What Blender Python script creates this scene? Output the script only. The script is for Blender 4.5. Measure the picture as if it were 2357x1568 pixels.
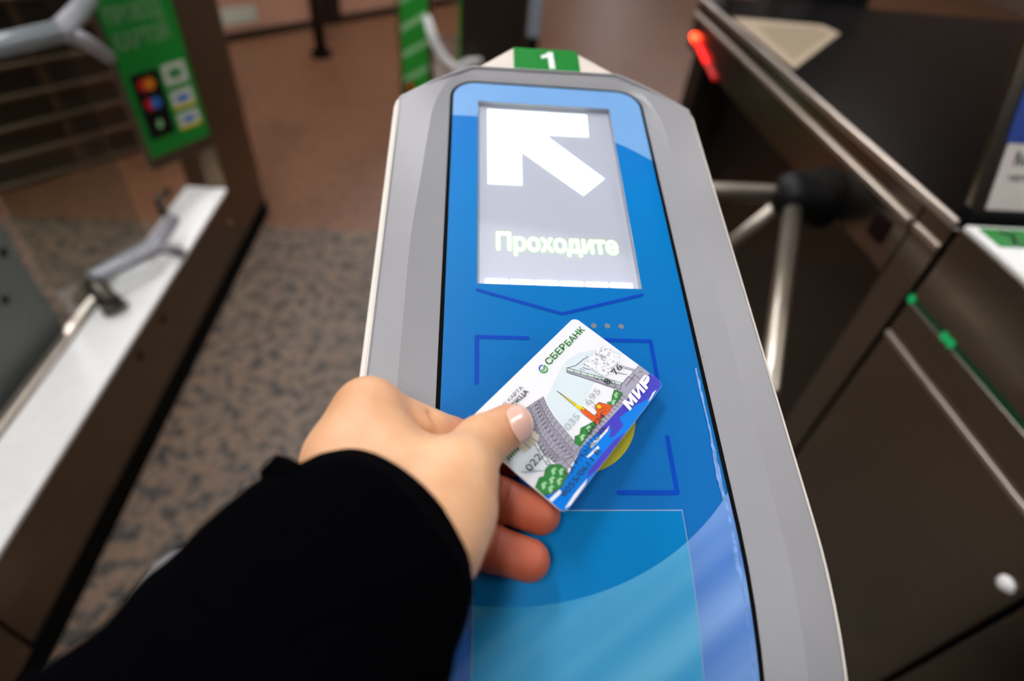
import bpy, bmesh, math, random
import numpy as np
from mathutils import Vector, Matrix

# ------------------------------------------------------------------ scene, camera, light
scene = bpy.context.scene
for o in list(bpy.data.objects):
    bpy.data.objects.remove(o)
COL = scene.collection
S = 0.001
CZ = 1.22            # height of the camera above the floor, metres
random.seed(4)

cam_d = bpy.data.cameras.new('camera')
cam = bpy.data.objects.new('camera', cam_d)
COL.objects.link(cam)
cam_d.sensor_width = 36.0
cam_d.lens = 36.0 * 1306.15 / 2357.0
cam_d.clip_start = 0.01
cam_d.dof.use_dof = True
cam_d.dof.focus_distance = 0.275
cam_d.dof.aperture_fstop = 3.5
cam.matrix_world = Matrix(((0.99537926, -0.02499751, -0.09271056, 0.0),
                           (-0.0497652, 0.69142786, -0.72072945, 0.0),
                           (0.08211911, 0.72201291, 0.68698895, CZ),
                           (0, 0, 0, 1)))
scene.camera = cam

world = bpy.data.worlds.new('hall')
scene.world = world
world.use_nodes = True
bg = world.node_tree.nodes['Background']
bg.inputs[0].default_value = (0.9, 0.78, 0.66, 1)
bg.inputs[1].default_value = 0.02

vs = scene.view_settings
vs.view_transform = 'Standard'
vs.look = 'None'
vs.gamma = 1.0
vs.use_curve_mapping = False
vs.exposure = 0.0
scene.cycles.use_denoising = True
scene.cycles.max_bounces = 8
LAMP = 38.0          # emission of the ceiling lamps

# ------------------------------------------------------------------ materials
def lin(c):
    return tuple(((v / 255.0) / 12.92 if v / 255.0 <= 0.04045 else ((v / 255.0 + 0.055) / 1.055) ** 2.4) for v in c)

def nodes_of(name):
    m = bpy.data.materials.new(name)
    m.use_nodes = True
    nt = m.node_tree
    return m, nt, nt.nodes['Principled BSDF']

def mat(name, rgb, rough=0.5, metal=0.0, var=0.06, scale=40.0, bump=0.0, bscale=400.0, spec=0.5, coat=0.0, stretch=None, sheen=0.0):
    """procedural principled material: base colour varied by noise"""
    m, nt, p = nodes_of(name)
    c = lin(rgb)
    tc = nt.nodes.new('ShaderNodeTexCoord')
    mp = nt.nodes.new('ShaderNodeMapping')
    nt.links.new(tc.outputs['Object'], mp.inputs['Vector'])
    if stretch:
        mp.inputs['Scale'].default_value = stretch
    nz = nt.nodes.new('ShaderNodeTexNoise')
    nz.inputs['Scale'].default_value = scale
    nz.inputs['Detail'].default_value = 5
    nt.links.new(mp.outputs[0], nz.inputs['Vector'])
    rp = nt.nodes.new('ShaderNodeValToRGB')
    rp.color_ramp.elements[0].position = 0.3
    rp.color_ramp.elements[1].position = 0.7
    rp.color_ramp.elements[0].color = tuple(v * (1 - var) for v in c) + (1,)
    rp.color_ramp.elements[1].color = tuple(min(1, v * (1 + var)) for v in c) + (1,)
    nt.links.new(nz.outputs['Fac'], rp.inputs[0])
    nt.links.new(rp.outputs[0], p.inputs['Base Color'])
    p.inputs['Roughness'].default_value = rough
    p.inputs['Metallic'].default_value = metal
    p.inputs['Specular IOR Level'].default_value = spec
    p.inputs['Coat Weight'].default_value = coat
    p.inputs['Coat Roughness'].default_value = 0.08
    if sheen:
        p.inputs['Sheen Weight'].default_value = sheen
    if bump:
        n2 = nt.nodes.new('ShaderNodeTexNoise')
        n2.inputs['Scale'].default_value = bscale
        nt.links.new(mp.outputs[0], n2.inputs['Vector'])
        b = nt.nodes.new('ShaderNodeBump')
        b.inputs['Strength'].default_value = bump
        b.inputs['Distance'].default_value = 0.0005
        nt.links.new(n2.outputs['Fac'], b.inputs['Height'])
        nt.links.new(b.outputs[0], p.inputs['Normal'])
    return m

def emit(name, rgb, strength):
    m, nt, p = nodes_of(name)
    p.inputs['Base Color'].default_value = lin(rgb) + (1,)
    p.inputs['Emission Color'].default_value = lin(rgb) + (1,)
    p.inputs['Emission Strength'].default_value = strength
    p.inputs['Roughness'].default_value = 0.4
    return m

def glass(name, tint=(1, 1, 1), refl=1.0, rough=0.02):
    m = bpy.data.materials.new(name)
    m.use_nodes = True
    nt = m.node_tree
    nt.nodes.clear()
    out = nt.nodes.new('ShaderNodeOutputMaterial')
    mix = nt.nodes.new('ShaderNodeMixShader')
    tr = nt.nodes.new('ShaderNodeBsdfTransparent')
    tr.inputs[0].default_value = tint + (1,)
    gl = nt.nodes.new('ShaderNodeBsdfGlossy')
    gl.inputs['Roughness'].default_value = rough
    fr = nt.nodes.new('ShaderNodeFresnel')
    fr.inputs[0].default_value = 1.45
    mu = nt.nodes.new('ShaderNodeMath')
    mu.operation = 'MULTIPLY'
    mu.inputs[1].default_value = refl
    nt.links.new(fr.outputs[0], mu.inputs[0])
    nt.links.new(mu.outputs[0], mix.inputs[0])
    nt.links.new(tr.outputs[0], mix.inputs[1])
    nt.links.new(gl.outputs[0], mix.inputs[2])
    nt.links.new(mix.outputs[0], out.inputs[0])
    return m

def granite(name, cols, scale, rough, bscale=None):
    m, nt, p = nodes_of(name)
    tc = nt.nodes.new('ShaderNodeTexCoord')
    nz = nt.nodes.new('ShaderNodeTexNoise')
    nz.inputs['Scale'].default_value = scale
    nz.inputs['Detail'].default_value = 3
    nz.inputs['Roughness'].default_value = 0.6
    nz.inputs['Distortion'].default_value = 0.6
    nt.links.new(tc.outputs['Object'], nz.inputs['Vector'])
    rp = nt.nodes.new('ShaderNodeValToRGB')
    els = rp.color_ramp.elements
    pos = [0.30, 0.44, 0.52, 0.60, 0.72]
    while len(els) < len(cols):
        els.new(0.5)
    for i, c in enumerate(cols):
        els[i].position = pos[i]
        els[i].color = lin(c) + (1,)
    nt.links.new(nz.outputs['Fac'], rp.inputs[0])
    n2 = nt.nodes.new('ShaderNodeTexNoise')
    n2.inputs['Scale'].default_value = 3.0
    nt.links.new(tc.outputs['Object'], n2.inputs['Vector'])
    mx = nt.nodes.new('ShaderNodeMix')
    mx.data_type = 'RGBA'
    mx.blend_type = 'MULTIPLY'
    mx.inputs[0].default_value = 0.3
    nt.links.new(rp.outputs[0], mx.inputs[6])
    nt.links.new(n2.outputs['Fac'], mx.inputs[7])
    nt.links.new(mx.outputs[2], p.inputs['Base Color'])
    p.inputs['Roughness'].default_value = rough
    return m

def film_streaks(name, a, b, ang):
    """film with soft diagonal streaks between two blues"""
    m, nt, p = nodes_of(name)
    tc = nt.nodes.new('ShaderNodeTexCoord')
    mp = nt.nodes.new('ShaderNodeMapping')
    mp.inputs['Rotation'].default_value = (0, 0, ang)
    mp2 = nt.nodes.new('ShaderNodeMapping')
    mp2.inputs['Scale'].default_value = (1.5, 42, 1)
    nt.links.new(tc.outputs['Object'], mp.inputs[0])
    nt.links.new(mp.outputs[0], mp2.inputs[0])
    nz = nt.nodes.new('ShaderNodeTexNoise')
    nz.inputs['Scale'].default_value = 1.0
    nz.inputs['Detail'].default_value = 1.5
    nt.links.new(mp2.outputs[0], nz.inputs['Vector'])
    rp = nt.nodes.new('ShaderNodeValToRGB')
    rp.color_ramp.elements[0].position = 0.38
    rp.color_ramp.elements[1].position = 0.66
    rp.color_ramp.elements[0].color = lin(a) + (1,)
    rp.color_ramp.elements[1].color = lin(b) + (1,)
    nt.links.new(nz.outputs['Fac'], rp.inputs[0])
    nt.links.new(rp.outputs[0], p.inputs['Base Color'])
    p.inputs['Roughness'].default_value = 0.32
    p.inputs['Specular IOR Level'].default_value = 0.3
    return m

def blue_print(name):
    """printed film: blue that turns from cornflower at the display to deep azure by the reader"""
    m, nt, p = nodes_of(name)
    tc = nt.nodes.new('ShaderNodeTexCoord')
    sp = nt.nodes.new('ShaderNodeSeparateXYZ')
    nt.links.new(tc.outputs['Object'], sp.inputs[0])
    mr = nt.nodes.new('ShaderNodeMapRange')
    mr.inputs['From Min'].default_value = -0.12
    mr.inputs['From Max'].default_value = 0.36
    nt.links.new(sp.outputs['Y'], mr.inputs['Value'])
    rp = nt.nodes.new('ShaderNodeValToRGB')
    stops = [(0.0, (24, 98, 170)), (0.40, (8, 106, 174)), (0.55, (0, 118, 186)), (0.64, (0, 122, 194)), (0.80, (22, 118, 198)), (0.93, (56, 134, 204))]
    els = rp.color_ramp.elements
    while len(els) < len(stops):
        els.new(0.5)
    for e, (q, c) in zip(els, stops):
        e.position = q
        e.color = lin(c) + (1,)
    nt.links.new(mr.outputs[0], rp.inputs[0])
    nz = nt.nodes.new('ShaderNodeTexNoise')
    nz.inputs['Scale'].default_value = 900
    nt.links.new(tc.outputs['Object'], nz.inputs['Vector'])
    b = nt.nodes.new('ShaderNodeBump')
    b.inputs['Strength'].default_value = 0.12
    b.inputs['Distance'].default_value = 0.0003
    nt.links.new(nz.outputs['Fac'], b.inputs['Height'])
    nt.links.new(b.outputs[0], p.inputs['Normal'])
    nt.links.new(rp.outputs[0], p.inputs['Base Color'])
    p.inputs['Roughness'].default_value = 0.36
    p.inputs['Specular IOR Level'].default_value = 0.22
    return m

def skin_mat(name):
    m, nt, p = nodes_of(name)
    tc = nt.nodes.new('ShaderNodeTexCoord')
    nz = nt.nodes.new('ShaderNodeTexNoise')
    nz.inputs['Scale'].default_value = 55
    nz.inputs['Detail'].default_value = 4
    nt.links.new(tc.outputs['Object'], nz.inputs['Vector'])
    rp = nt.nodes.new('ShaderNodeValToRGB')
    rp.color_ramp.elements[0].position = 0.32
    rp.color_ramp.elements[1].position = 0.72
    rp.color_ramp.elements[0].color = lin((220, 164, 118)) + (1,)
    rp.color_ramp.elements[1].color = lin((236, 186, 142)) + (1,)
    nt.links.new(nz.outputs['Fac'], rp.inputs[0])
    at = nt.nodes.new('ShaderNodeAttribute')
    at.attribute_name = 'flush_shade'
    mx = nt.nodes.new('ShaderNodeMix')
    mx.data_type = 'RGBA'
    mx.inputs[7].default_value = lin((184, 92, 64)) + (1,)  # skin redness, darkened to carry the shade on the fingers
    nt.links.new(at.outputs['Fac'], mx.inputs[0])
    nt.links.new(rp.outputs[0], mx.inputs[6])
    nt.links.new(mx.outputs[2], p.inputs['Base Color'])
    p.inputs['Roughness'].default_value = 0.48
    p.inputs['Subsurface Weight'].default_value = 0.12
    p.inputs['Subsurface Radius'].default_value = (1.0, 0.35, 0.18)
    p.inputs['Subsurface Scale'].default_value = 0.004
    vo = nt.nodes.new('ShaderNodeTexVoronoi')
    vo.inputs['Scale'].default_value = 1100
    nt.links.new(tc.outputs['Object'], vo.inputs['Vector'])
    n2 = nt.nodes.new('ShaderNodeTexNoise')
    n2.inputs['Scale'].default_value = 260
    nt.links.new(tc.outputs['Object'], n2.inputs['Vector'])
    ad = nt.nodes.new('ShaderNodeMath')
    ad.operation = 'ADD'
    nt.links.new(vo.outputs['Distance'], ad.inputs[0])
    nt.links.new(n2.outputs['Fac'], ad.inputs[1])
    b = nt.nodes.new('ShaderNodeBump')
    b.inputs['Strength'].default_value = 0.16
    b.inputs['Distance'].default_value = 0.0004
    nt.links.new(ad.outputs[0], b.inputs['Height'])
    nt.links.new(b.outputs[0], p.inputs['Normal'])
    return m

def foil_mat(name):
    m, nt, p = nodes_of(name)
    tc = nt.nodes.new('ShaderNodeTexCoord')
    vo = nt.nodes.new('ShaderNodeTexVoronoi')
    vo.inputs['Scale'].default_value = 900
    nt.links.new(tc.outputs['Object'], vo.inputs['Vector'])
    rp = nt.nodes.new('ShaderNodeValToRGB')
    rp.color_ramp.elements[0].color = (0.22, 0.22, 0.24, 1)
    rp.color_ramp.elements[1].color = (0.95, 0.95, 0.95, 1)
    rp.color_ramp.elements[1].position = 0.45
    nt.links.new(vo.outputs['Color'], rp.inputs[0])
    nt.links.new(rp.outputs[0], p.inputs['Base Color'])
    p.inputs['Metallic'].default_value = 0.35
    p.inputs['Roughness'].default_value = 0.4
    b = nt.nodes.new('ShaderNodeBump')
    b.inputs['Strength'].default_value = 0.6
    b.inputs['Distance'].default_value = 0.0004
    nt.links.new(vo.outputs['Distance'], b.inputs['Height'])
    nt.links.new(b.outputs[0], p.inputs['Normal'])
    return m

M = {}
M['granite'] = granite('granite', [(34, 30, 27), (70, 61, 52), (112, 95, 78), (124, 96, 74), (60, 56, 53)], 29.0, 0.5)
M['brown_floor'] = granite('brown floor', [(88, 56, 36), (108, 70, 46), (118, 78, 52), (126, 86, 60), (100, 66, 44)], 30.0, 0.42)
M['ceiling'] = mat('ceiling plaster', (120, 104, 90), 0.9)
M['wallm'] = mat('hall wall', (96, 78, 64), 0.8)
M['steel'] = mat('brushed steel', (140, 132, 120), 0.25, 1.0, var=0.10, scale=60, stretch=(1, 0.15, 6))
M['steel_dark'] = mat('dark steel', (90, 84, 76), 0.38, 1.0, var=0.1, scale=60, stretch=(1, 0.15, 6))
M['steel_brown'] = mat('bronze tinted steel', (124, 106, 86), 0.42, 1.0, var=0.1, scale=50, stretch=(1, 0.2, 6))
M['steel_edge'] = mat('steel edge', (205, 192, 178), 0.3, 0.9, var=0.05)
M['polished'] = mat('polished dark top', (44, 34, 27), 0.2, 1.0, var=0.05)
M['chrome'] = mat('chrome tube', (214, 204, 188), 0.38, 1.0, var=0.03)
M['black'] = mat('black plastic', (7, 7, 8), 0.5, var=0.1, spec=0.3)
M['blackgap'] = mat('black rubber', (5, 5, 5), 0.8, var=0.1, spec=0.1)
M['white_top'] = mat('white enamel', (246, 244, 240), 0.35, var=0.02)
M['cream'] = mat('cream plastic', (226, 214, 200), 0.5, var=0.03)
M['strip'] = mat('white edge strip', (240, 232, 220), 0.4, var=0.03)
M['housing'] = mat('grey moulded plastic', (150, 149, 150), 0.42, var=0.03, scale=14, bump=0.08, bscale=1500)
M['hair'] = mat('scratch', (98, 96, 95), 0.6)
M['blue'] = blue_print('blue printed film')
M['lblue'] = mat('light blue print', (120, 170, 222), 0.36, var=0.02)
M['lower'] = film_streaks('light blue streaks', (52, 106, 184), (128, 166, 220), -0.55)
M['cover_up'] = mat('azure cover film', (0, 122, 184), 0.3, var=0.03, scale=20, spec=0.3)
M['cover_low'] = film_streaks('cyan streaks', (26, 138, 188), (104, 180, 214), -0.55)
M['cover_edge'] = mat('cover edge', (140, 170, 200), 0.4)
M['line_blue'] = mat('dark blue print', (0, 66, 174), 0.4, var=0.04, spec=0.2)
M['dotgrey'] = mat('grey dots', (120, 124, 134), 0.4)
M['ring'] = mat('olive yellow print', (186, 178, 48), 0.4, var=0.05)
M['peel'] = mat('peeling film', (112, 152, 206), 0.6, var=0.3, scale=300)
M['green'] = mat('green sticker', (16, 130, 44), 0.4, var=0.04, scale=10)
M['green_dim'] = mat('green film', (34, 150, 44), 0.4, var=0.10, scale=8)
M['white_ink'] = mat('white ink', (244, 244, 242), 0.45, var=0.01)
M['pale_green_ink'] = mat('pale green ink', (140, 196, 134), 0.5, var=0.05)
M['bezel'] = mat('display bezel', (150, 152, 160), 0.5, var=0.03)
M['screen'] = emit('lit screen', (170, 174, 186), 0.58)
M['arrow'] = emit('arrow light', (244, 255, 252), 1.5)
M['word'] = emit('word light', (250, 255, 226), 1.5)
M['halo'] = emit('word fringe', (150, 226, 120), 0.9)
M['led'] = emit('white leds', (250, 246, 255), 3.2)
M['pane'] = glass('display pane', refl=0.22, rough=0.12)
M['gate_glass'] = glass('gate glass', tint=(0.82, 0.86, 0.84), refl=0.8)
M['red_hot'] = emit('red led', (255, 60, 30), 9.0)
M['red'] = emit('red light strip', (255, 10, 4), 2.2)
M['red_dim'] = emit('red light end', (190, 8, 4), 0.7)
M['green_led'] = emit('green led', (20, 160, 90), 0.35)
M['green_slot'] = mat('green slot', (6, 60, 34), 0.4)
M['grey_clamp'] = mat('grey clamp', (176, 176, 182), 0.4, 0.3, var=0.05)
M['white_clamp'] = mat('white clamp', (226, 226, 222), 0.45, var=0.04)
M['dark_red'] = mat('sensor window', (18, 6, 5), 0.6, spec=0.1)
M['pink'] = mat('rosy stone panel', (186, 140, 116), 0.35, var=0.08, scale=6)
M['dark_frame'] = mat('dark bronze frame', (46, 34, 26), 0.45, 0.4)
M['notice'] = mat('pale notice', (196, 200, 182), 0.6)
M['slate'] = mat('grey tube', (132, 138, 146), 0.45, 0.0)
M['board'] = mat('pale board', (206, 198, 190), 0.5, var=0.03)
M['board_blue'] = mat('blue print block', (26, 60, 140), 0.45)
M['board_ink'] = mat('dark green ink', (20, 66, 50), 0.5)
M['painted'] = mat('grey green paint', (104, 110, 104), 0.6, var=0.06)
M['beige_lit'] = mat('beige glossy panel', (196, 176, 150), 0.2, var=0.04)
M['beige_in'] = mat('beige inset', (170, 152, 126), 0.25, var=0.04)
M['lamp'] = emit('lamp diffuser', (250, 249, 252), LAMP)
M['lamp_case'] = mat('lamp case', (200, 200, 198), 0.5)
M['skin'] = skin_mat('skin')
M['nail'] = mat('nail', (242, 192, 172), 0.2, var=0.04, scale=120, coat=0.3)
M['nail_tip'] = mat('nail edge', (240, 216, 200), 0.3)
M['cloth'] = mat('black wool', (2, 2, 4), 1.0, var=0.3, scale=300, bump=0.3, bscale=900, spec=0.02)
M['cloth2'] = mat('black coat cloth', (2, 2, 3), 1.0, var=0.3, scale=250, bump=0.3, bscale=700, spec=0.02)
M['shoe'] = mat('pale grey leather', (176, 170, 172), 0.5)
M['shoe_sole'] = mat('shoe sole', (210, 206, 204), 0.6)
# bank card inks
M['c_white'] = mat('card white', (236, 237, 239), 0.28, var=0.01, coat=0.2)
M['c_pale'] = mat('card pale blue', (216, 229, 232), 0.3, var=0.02)
M['c_grey'] = mat('card grey ink', (166, 163, 176), 0.3, var=0.03)
M['c_black'] = mat('card black ink', (52, 50, 56), 0.3, var=0.05)
M['c_faint'] = mat('card faint embossing', (176, 184, 186), 0.3)
M['c_mint'] = mat('card mint ink', (198, 220, 206), 0.3, var=0.03)
M['c_yellow'] = mat('card yellow ink', (232, 208, 28), 0.3, var=0.03)
M['c_orange'] = mat('card orange ink', (222, 92, 34), 0.3, var=0.06, scale=400)
M['c_green'] = mat('card leaf green ink', (52, 132, 62), 0.3, var=0.08, scale=400)
M['c_leaf'] = mat('card light leaf ink', (160, 204, 160), 0.3)
M['c_blue'] = mat('card water blue ink', (0, 124, 222), 0.3, var=0.03)
M['c_indigo'] = mat('card indigo ink', (70, 66, 186), 0.3, var=0.03)
M['c_logo'] = mat('card logo green ink', (40, 152, 52), 0.3)
M['c_logo_b'] = mat('card logo blue ink', (40, 84, 196), 0.3)
M['c_chip'] = mat('card chip', (226, 220, 196), 0.3, 0.3)
M['c_foil'] = foil_mat('card silver foil')
M['c_red'] = mat('logo red', (200, 30, 24), 0.4)
M['c_amber'] = mat('logo amber', (226, 130, 26), 0.4)
M['c_sky'] = mat('logo blue', (40, 112, 190), 0.4)

# ------------------------------------------------------------------ mesh helpers (millimetres, camera at the origin)
FL = -CZ * 1000.0    # floor level

class MB:
    def __init__(self):
        self.v, self.f = [], []
    def add(self, vs_, fs):
        n = len(self.v)
        self.v += [tuple(map(float, p)) for p in vs_]
        self.f += [tuple(i + n for i in f) for f in fs]
        return self
    def box(self, x0, x1, y0, y1, z0, z1):
        return self.add([(x, y, z) for z in (z0, z1) for y in (y0, y1) for x in (x0, x1)],
                        [(0, 2, 3, 1), (4, 5, 7, 6), (0, 1, 5, 4), (2, 6, 7, 3), (0, 4, 6, 2), (1, 3, 7, 5)])
    def obox(self, o, a, b, c):
        o, a, b, c = map(np.array, (o, a, b, c))
        return self.add([o + a * i + b * j + c * k for k in (0, 1) for j in (0, 1) for i in (0, 1)],
                        [(0, 2, 3, 1), (4, 5, 7, 6), (0, 1, 5, 4), (2, 6, 7, 3), (0, 4, 6, 2), (1, 3, 7, 5)])
    def prism(self, pts, z0, z1):
        n = len(pts)
        return self.add([(x, y, z0) for x, y in pts] + [(x, y, z1) for x, y in pts],
                        [tuple(range(n))[::-1], tuple(range(n, 2 * n))] + [(i, (i + 1) % n, n + (i + 1) % n, n + i) for i in range(n)])
    def tube(self, pts, rad, seg=14, caps=True):
        pts = [np.array(p, float) for p in pts]
        if not hasattr(rad, '__len__'):
            rad = [rad] * len(pts)
        n0 = len(self.v)
        up = None
        for i, p in enumerate(pts):
            t = pts[min(i + 1, len(pts) - 1)] - pts[max(i - 1, 0)]
            t = t / np.linalg.norm(t)
            if up is None:
                up = np.array([0, 0, 1.]) if abs(t[2]) < 0.9 else np.array([1., 0, 0])
            a = np.cross(t, up)
            a /= np.linalg.norm(a)
            b = np.cross(a, t)
            up = b
            for k in range(seg):
                q = 2 * math.pi * k / seg
                self.v.append(tuple(p + rad[i] * (a * math.cos(q) + b * math.sin(q))))
        for i in range(len(pts) - 1):
            for k in range(seg):
                k2 = (k + 1) % seg
                self.f.append((n0 + i * seg + k, n0 + i * seg + k2, n0 + (i + 1) * seg + k2, n0 + (i + 1) * seg + k))
        if caps:
            self.f.append(tuple(n0 + k for k in range(seg))[::-1])
            self.f.append(tuple(n0 + (len(pts) - 1) * seg + k for k in range(seg)))
        return self

def link_mesh(name, me, m, parent, bevel=0.0, smooth=False):
    o = bpy.data.objects.new(name, me)
    COL.objects.link(o)
    if m is not None:
        me.materials.append(M[m] if isinstance(m, str) else m)
    if parent is not None:
        o.parent = parent
    if bevel:
        b = o.modifiers.new('bevel', 'BEVEL')
        b.width = bevel * S
        b.segments = 3
        b.limit_method = 'ANGLE'
        b.angle_limit = math.radians(40)
    if smooth:
        for p in me.polygons:
            p.use_smooth = True
    return o

def root_loc(o):
    while o.parent is not None:
        o = o.parent
    return np.array(o['at'])

def part(name, mb, m, parent, bevel=0.0, smooth=False, label=None):
    """one mesh part of a thing; coordinates are millimetres from the camera"""
    at = root_loc(parent)
    me = bpy.data.meshes.new(name)
    me.from_pydata([tuple((np.array(p) - at) * S) for p in mb.v], [], mb.f)
    me.update()
    o = link_mesh(name, me, m, parent, bevel, smooth)
    if label:
        o['label'] = label
    return o

def thing(name, label, cat, at, group=None):
    o = bpy.data.objects.new(name, None)
    COL.objects.link(o)
    o.empty_display_size = 0.05
    o.location = (at[0] * S, at[1] * S, CZ + at[2] * S)
    o['at'] = [float(v) for v in at]
    o['label'] = label
    o['category'] = cat
    if group:
        o['group'] = group
    return o

def solo(name, mb, m, at, label=None, cat=None, kind=None, bevel=0.0, smooth=False, group=None):
    """a thing that is one mesh"""
    at = np.array(at, float)
    me = bpy.data.meshes.new(name)
    me.from_pydata([tuple((np.array(p) - at) * S) for p in mb.v], [], mb.f)
    me.update()
    o = link_mesh(name, me, m, None, bevel, smooth)
    o.location = (at[0] * S, at[1] * S, CZ + at[2] * S)
    o['at'] = [float(v) for v in at]
    if label:
        o['label'] = label
    if cat:
        o['category'] = cat
    if kind:
        o['kind'] = kind
    if group:
        o['group'] = group
    return o

def text2d(body, height, bold=0.0, width=None, spacing=1.0, raw=None):
    """outline of a word as flat faces: (vertices, faces), cap height = height, start at 0,0"""
    cu = bpy.data.curves.new('t', 'FONT')
    cu.body = body
    cu.resolution_u = 3
    cu.space_character = spacing
    ob = bpy.data.objects.new('t', cu)
    COL.objects.link(ob)
    bpy.context.view_layer.update()
    me = ob.to_mesh()
    v = np.array([tuple(x.co)[:2] for x in me.vertices])
    f = [tuple(p.vertices) for p in me.polygons]
    ob.to_mesh_clear()
    if bold:
        n0, v0, f0 = len(v), v, f
        sh = [(math.cos(a) * bold * .55, math.sin(a) * bold * .55) for a in np.linspace(0, 2 * math.pi, 9)[:-1]]
        v = np.concatenate([v0] + [v0 + np.array(q) for q in sh])
        f = [tuple(i + n0 * k for i in t) for k in range(len(sh) + 1) for t in f0]
    bpy.data.objects.remove(ob)
    bpy.data.curves.remove(cu)
    if raw is not None:
        return v * np.array([raw, height / 0.73]), f
    v = v - np.array([v[:, 0].min(), 0])
    k = height / 0.73
    sx = k if width is None else width / v[:, 0].max()
    return v * np.array([sx, k]), f

# ================================================================== THE SETTING
def struct(name, mb, m, **kw):
    return solo(name, mb, m, (0, 0, FL), kind='structure', **kw)

EDGE = 1860.0
struct('floor', MB().box(-6000, 6000, -5000, EDGE, FL - 60, FL), 'granite')
struct('floor', MB().box(-6000, 6000, EDGE, 18000, FL - 60, FL), 'brown_floor')
struct('ceiling', MB().box(-6000, 6000, -5000, 18000, 2180, 2300), 'ceiling')
struct('wall_left', MB().box(-6120, -6000, -5000, 18000, FL, 2180), 'wallm')
struct('wall_right', MB().box(6000, 6120, -5000, 18000, FL, 2180), 'wallm')
struct('wall_back', MB().box(-6000, 6000, -5120, -5000, FL, 2180), 'wallm')
struct('wall_far', MB().box(-6000, 6000, 18000, 18120, FL, 2180), 'wallm')

def luminaire(x, y):
    t = thing('ceiling_lamp', 'long white fluorescent ceiling lamp above the ticket gates', 'lamp', (x, y, 2180), 'ceiling lamps of the hall')
    part('lamp_case', MB().box(x - 170, x + 170, y - 640, y + 640, 2120, 2180), 'lamp_case', t)
    part('diffuser', MB().box(x - 150, x + 150, y - 620, y + 620, 2112, 2120), 'lamp', t)
for x in (-3300, -750, 2900):
    for y in (-1200, 1400, 4000, 8000, 13000):
        luminaire(x, y)

# ================================================================== CENTRE: CARD READER TURNSTILE
TILT = math.radians(14.63)
EW = np.array([0, math.cos(TILT), math.sin(TILT)])
NN = np.array([0, -math.sin(TILT), math.cos(TILT)])
EX = np.array([1., 0, 0])
def drop(w):
    return 0.0026 * (60 - w) ** 2 if w < 60 else 0.0
def Pn(x, w, h=0.0):
    return EX * x + EW * w + NN * (h - 242.0 - drop(w))

rd = thing('card_reader_turnstile', 'grey and blue card reader turnstile with lit arrow screen and green number 1', 'turnstile', (57, 120, FL))
WB = -110.0

def rpart(name, mb2, m, parent=rd, h=0.0, **kw):
    """part given in panel coordinates (x, w, extra height)"""
    mb = MB()
    mb.add([Pn(x, w, h + hh) for x, w, hh in mb2.v], mb2.f)
    return part(name, mb, m, parent, **kw)

def flat(name, pts, m, h, parent=rd, thick=0.0, cut=True):
    """flat print on the panel; cut across so it follows the curved front end"""
    bm = bmesh.new()
    bm.faces.new([bm.verts.new((x, w, 0)) for x, w in pts])
    if cut and min(p[1] for p in pts) < 60:
        for i in range(24):
            w = 60 - 8 * i
            bmesh.ops.bisect_plane(bm, geom=bm.verts[:] + bm.edges[:] + bm.faces[:], plane_co=(0, w, 0), plane_no=(0, 1, 0))
    bm.normal_update()
    for f in bm.faces:
        if f.normal.z < 0:
            f.normal_flip()
    if thick:
        r = bmesh.ops.extrude_face_region(bm, geom=bm.faces[:])
        bmesh.ops.translate(bm, verts=[v for v in r['geom'] if isinstance(v, bmesh.types.BMVert)], vec=(0, 0, thick))
    bm.verts.index_update()
    mb = MB()
    mb.add([(v.co.x, v.co.y, v.co.z) for v in bm.verts], [tuple(v.index for v in f.verts) for f in bm.faces])
    bm.free()
    return rpart(name, mb, m, parent, h)

def arc(cx, cy, r, a0, a1, n=10):
    return [(cx + r * math.cos(math.radians(a0 + (a1 - a0) * i / n)), cy + r * math.sin(math.radians(a0 + (a1 - a0) * i / n))) for i in range(n + 1)]

BL, BR, BT = -8.0, 121.5, 359.0      # blue panel
CR = 16.0
NS = 30                               # stations along each side
def side_stations(x_a, w_a, x_b, w_b, n):
    return [(x_a + (x_b - x_a) * i / n, w_a + (w_b - w_a) * i / n) for i in range(n)]

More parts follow.
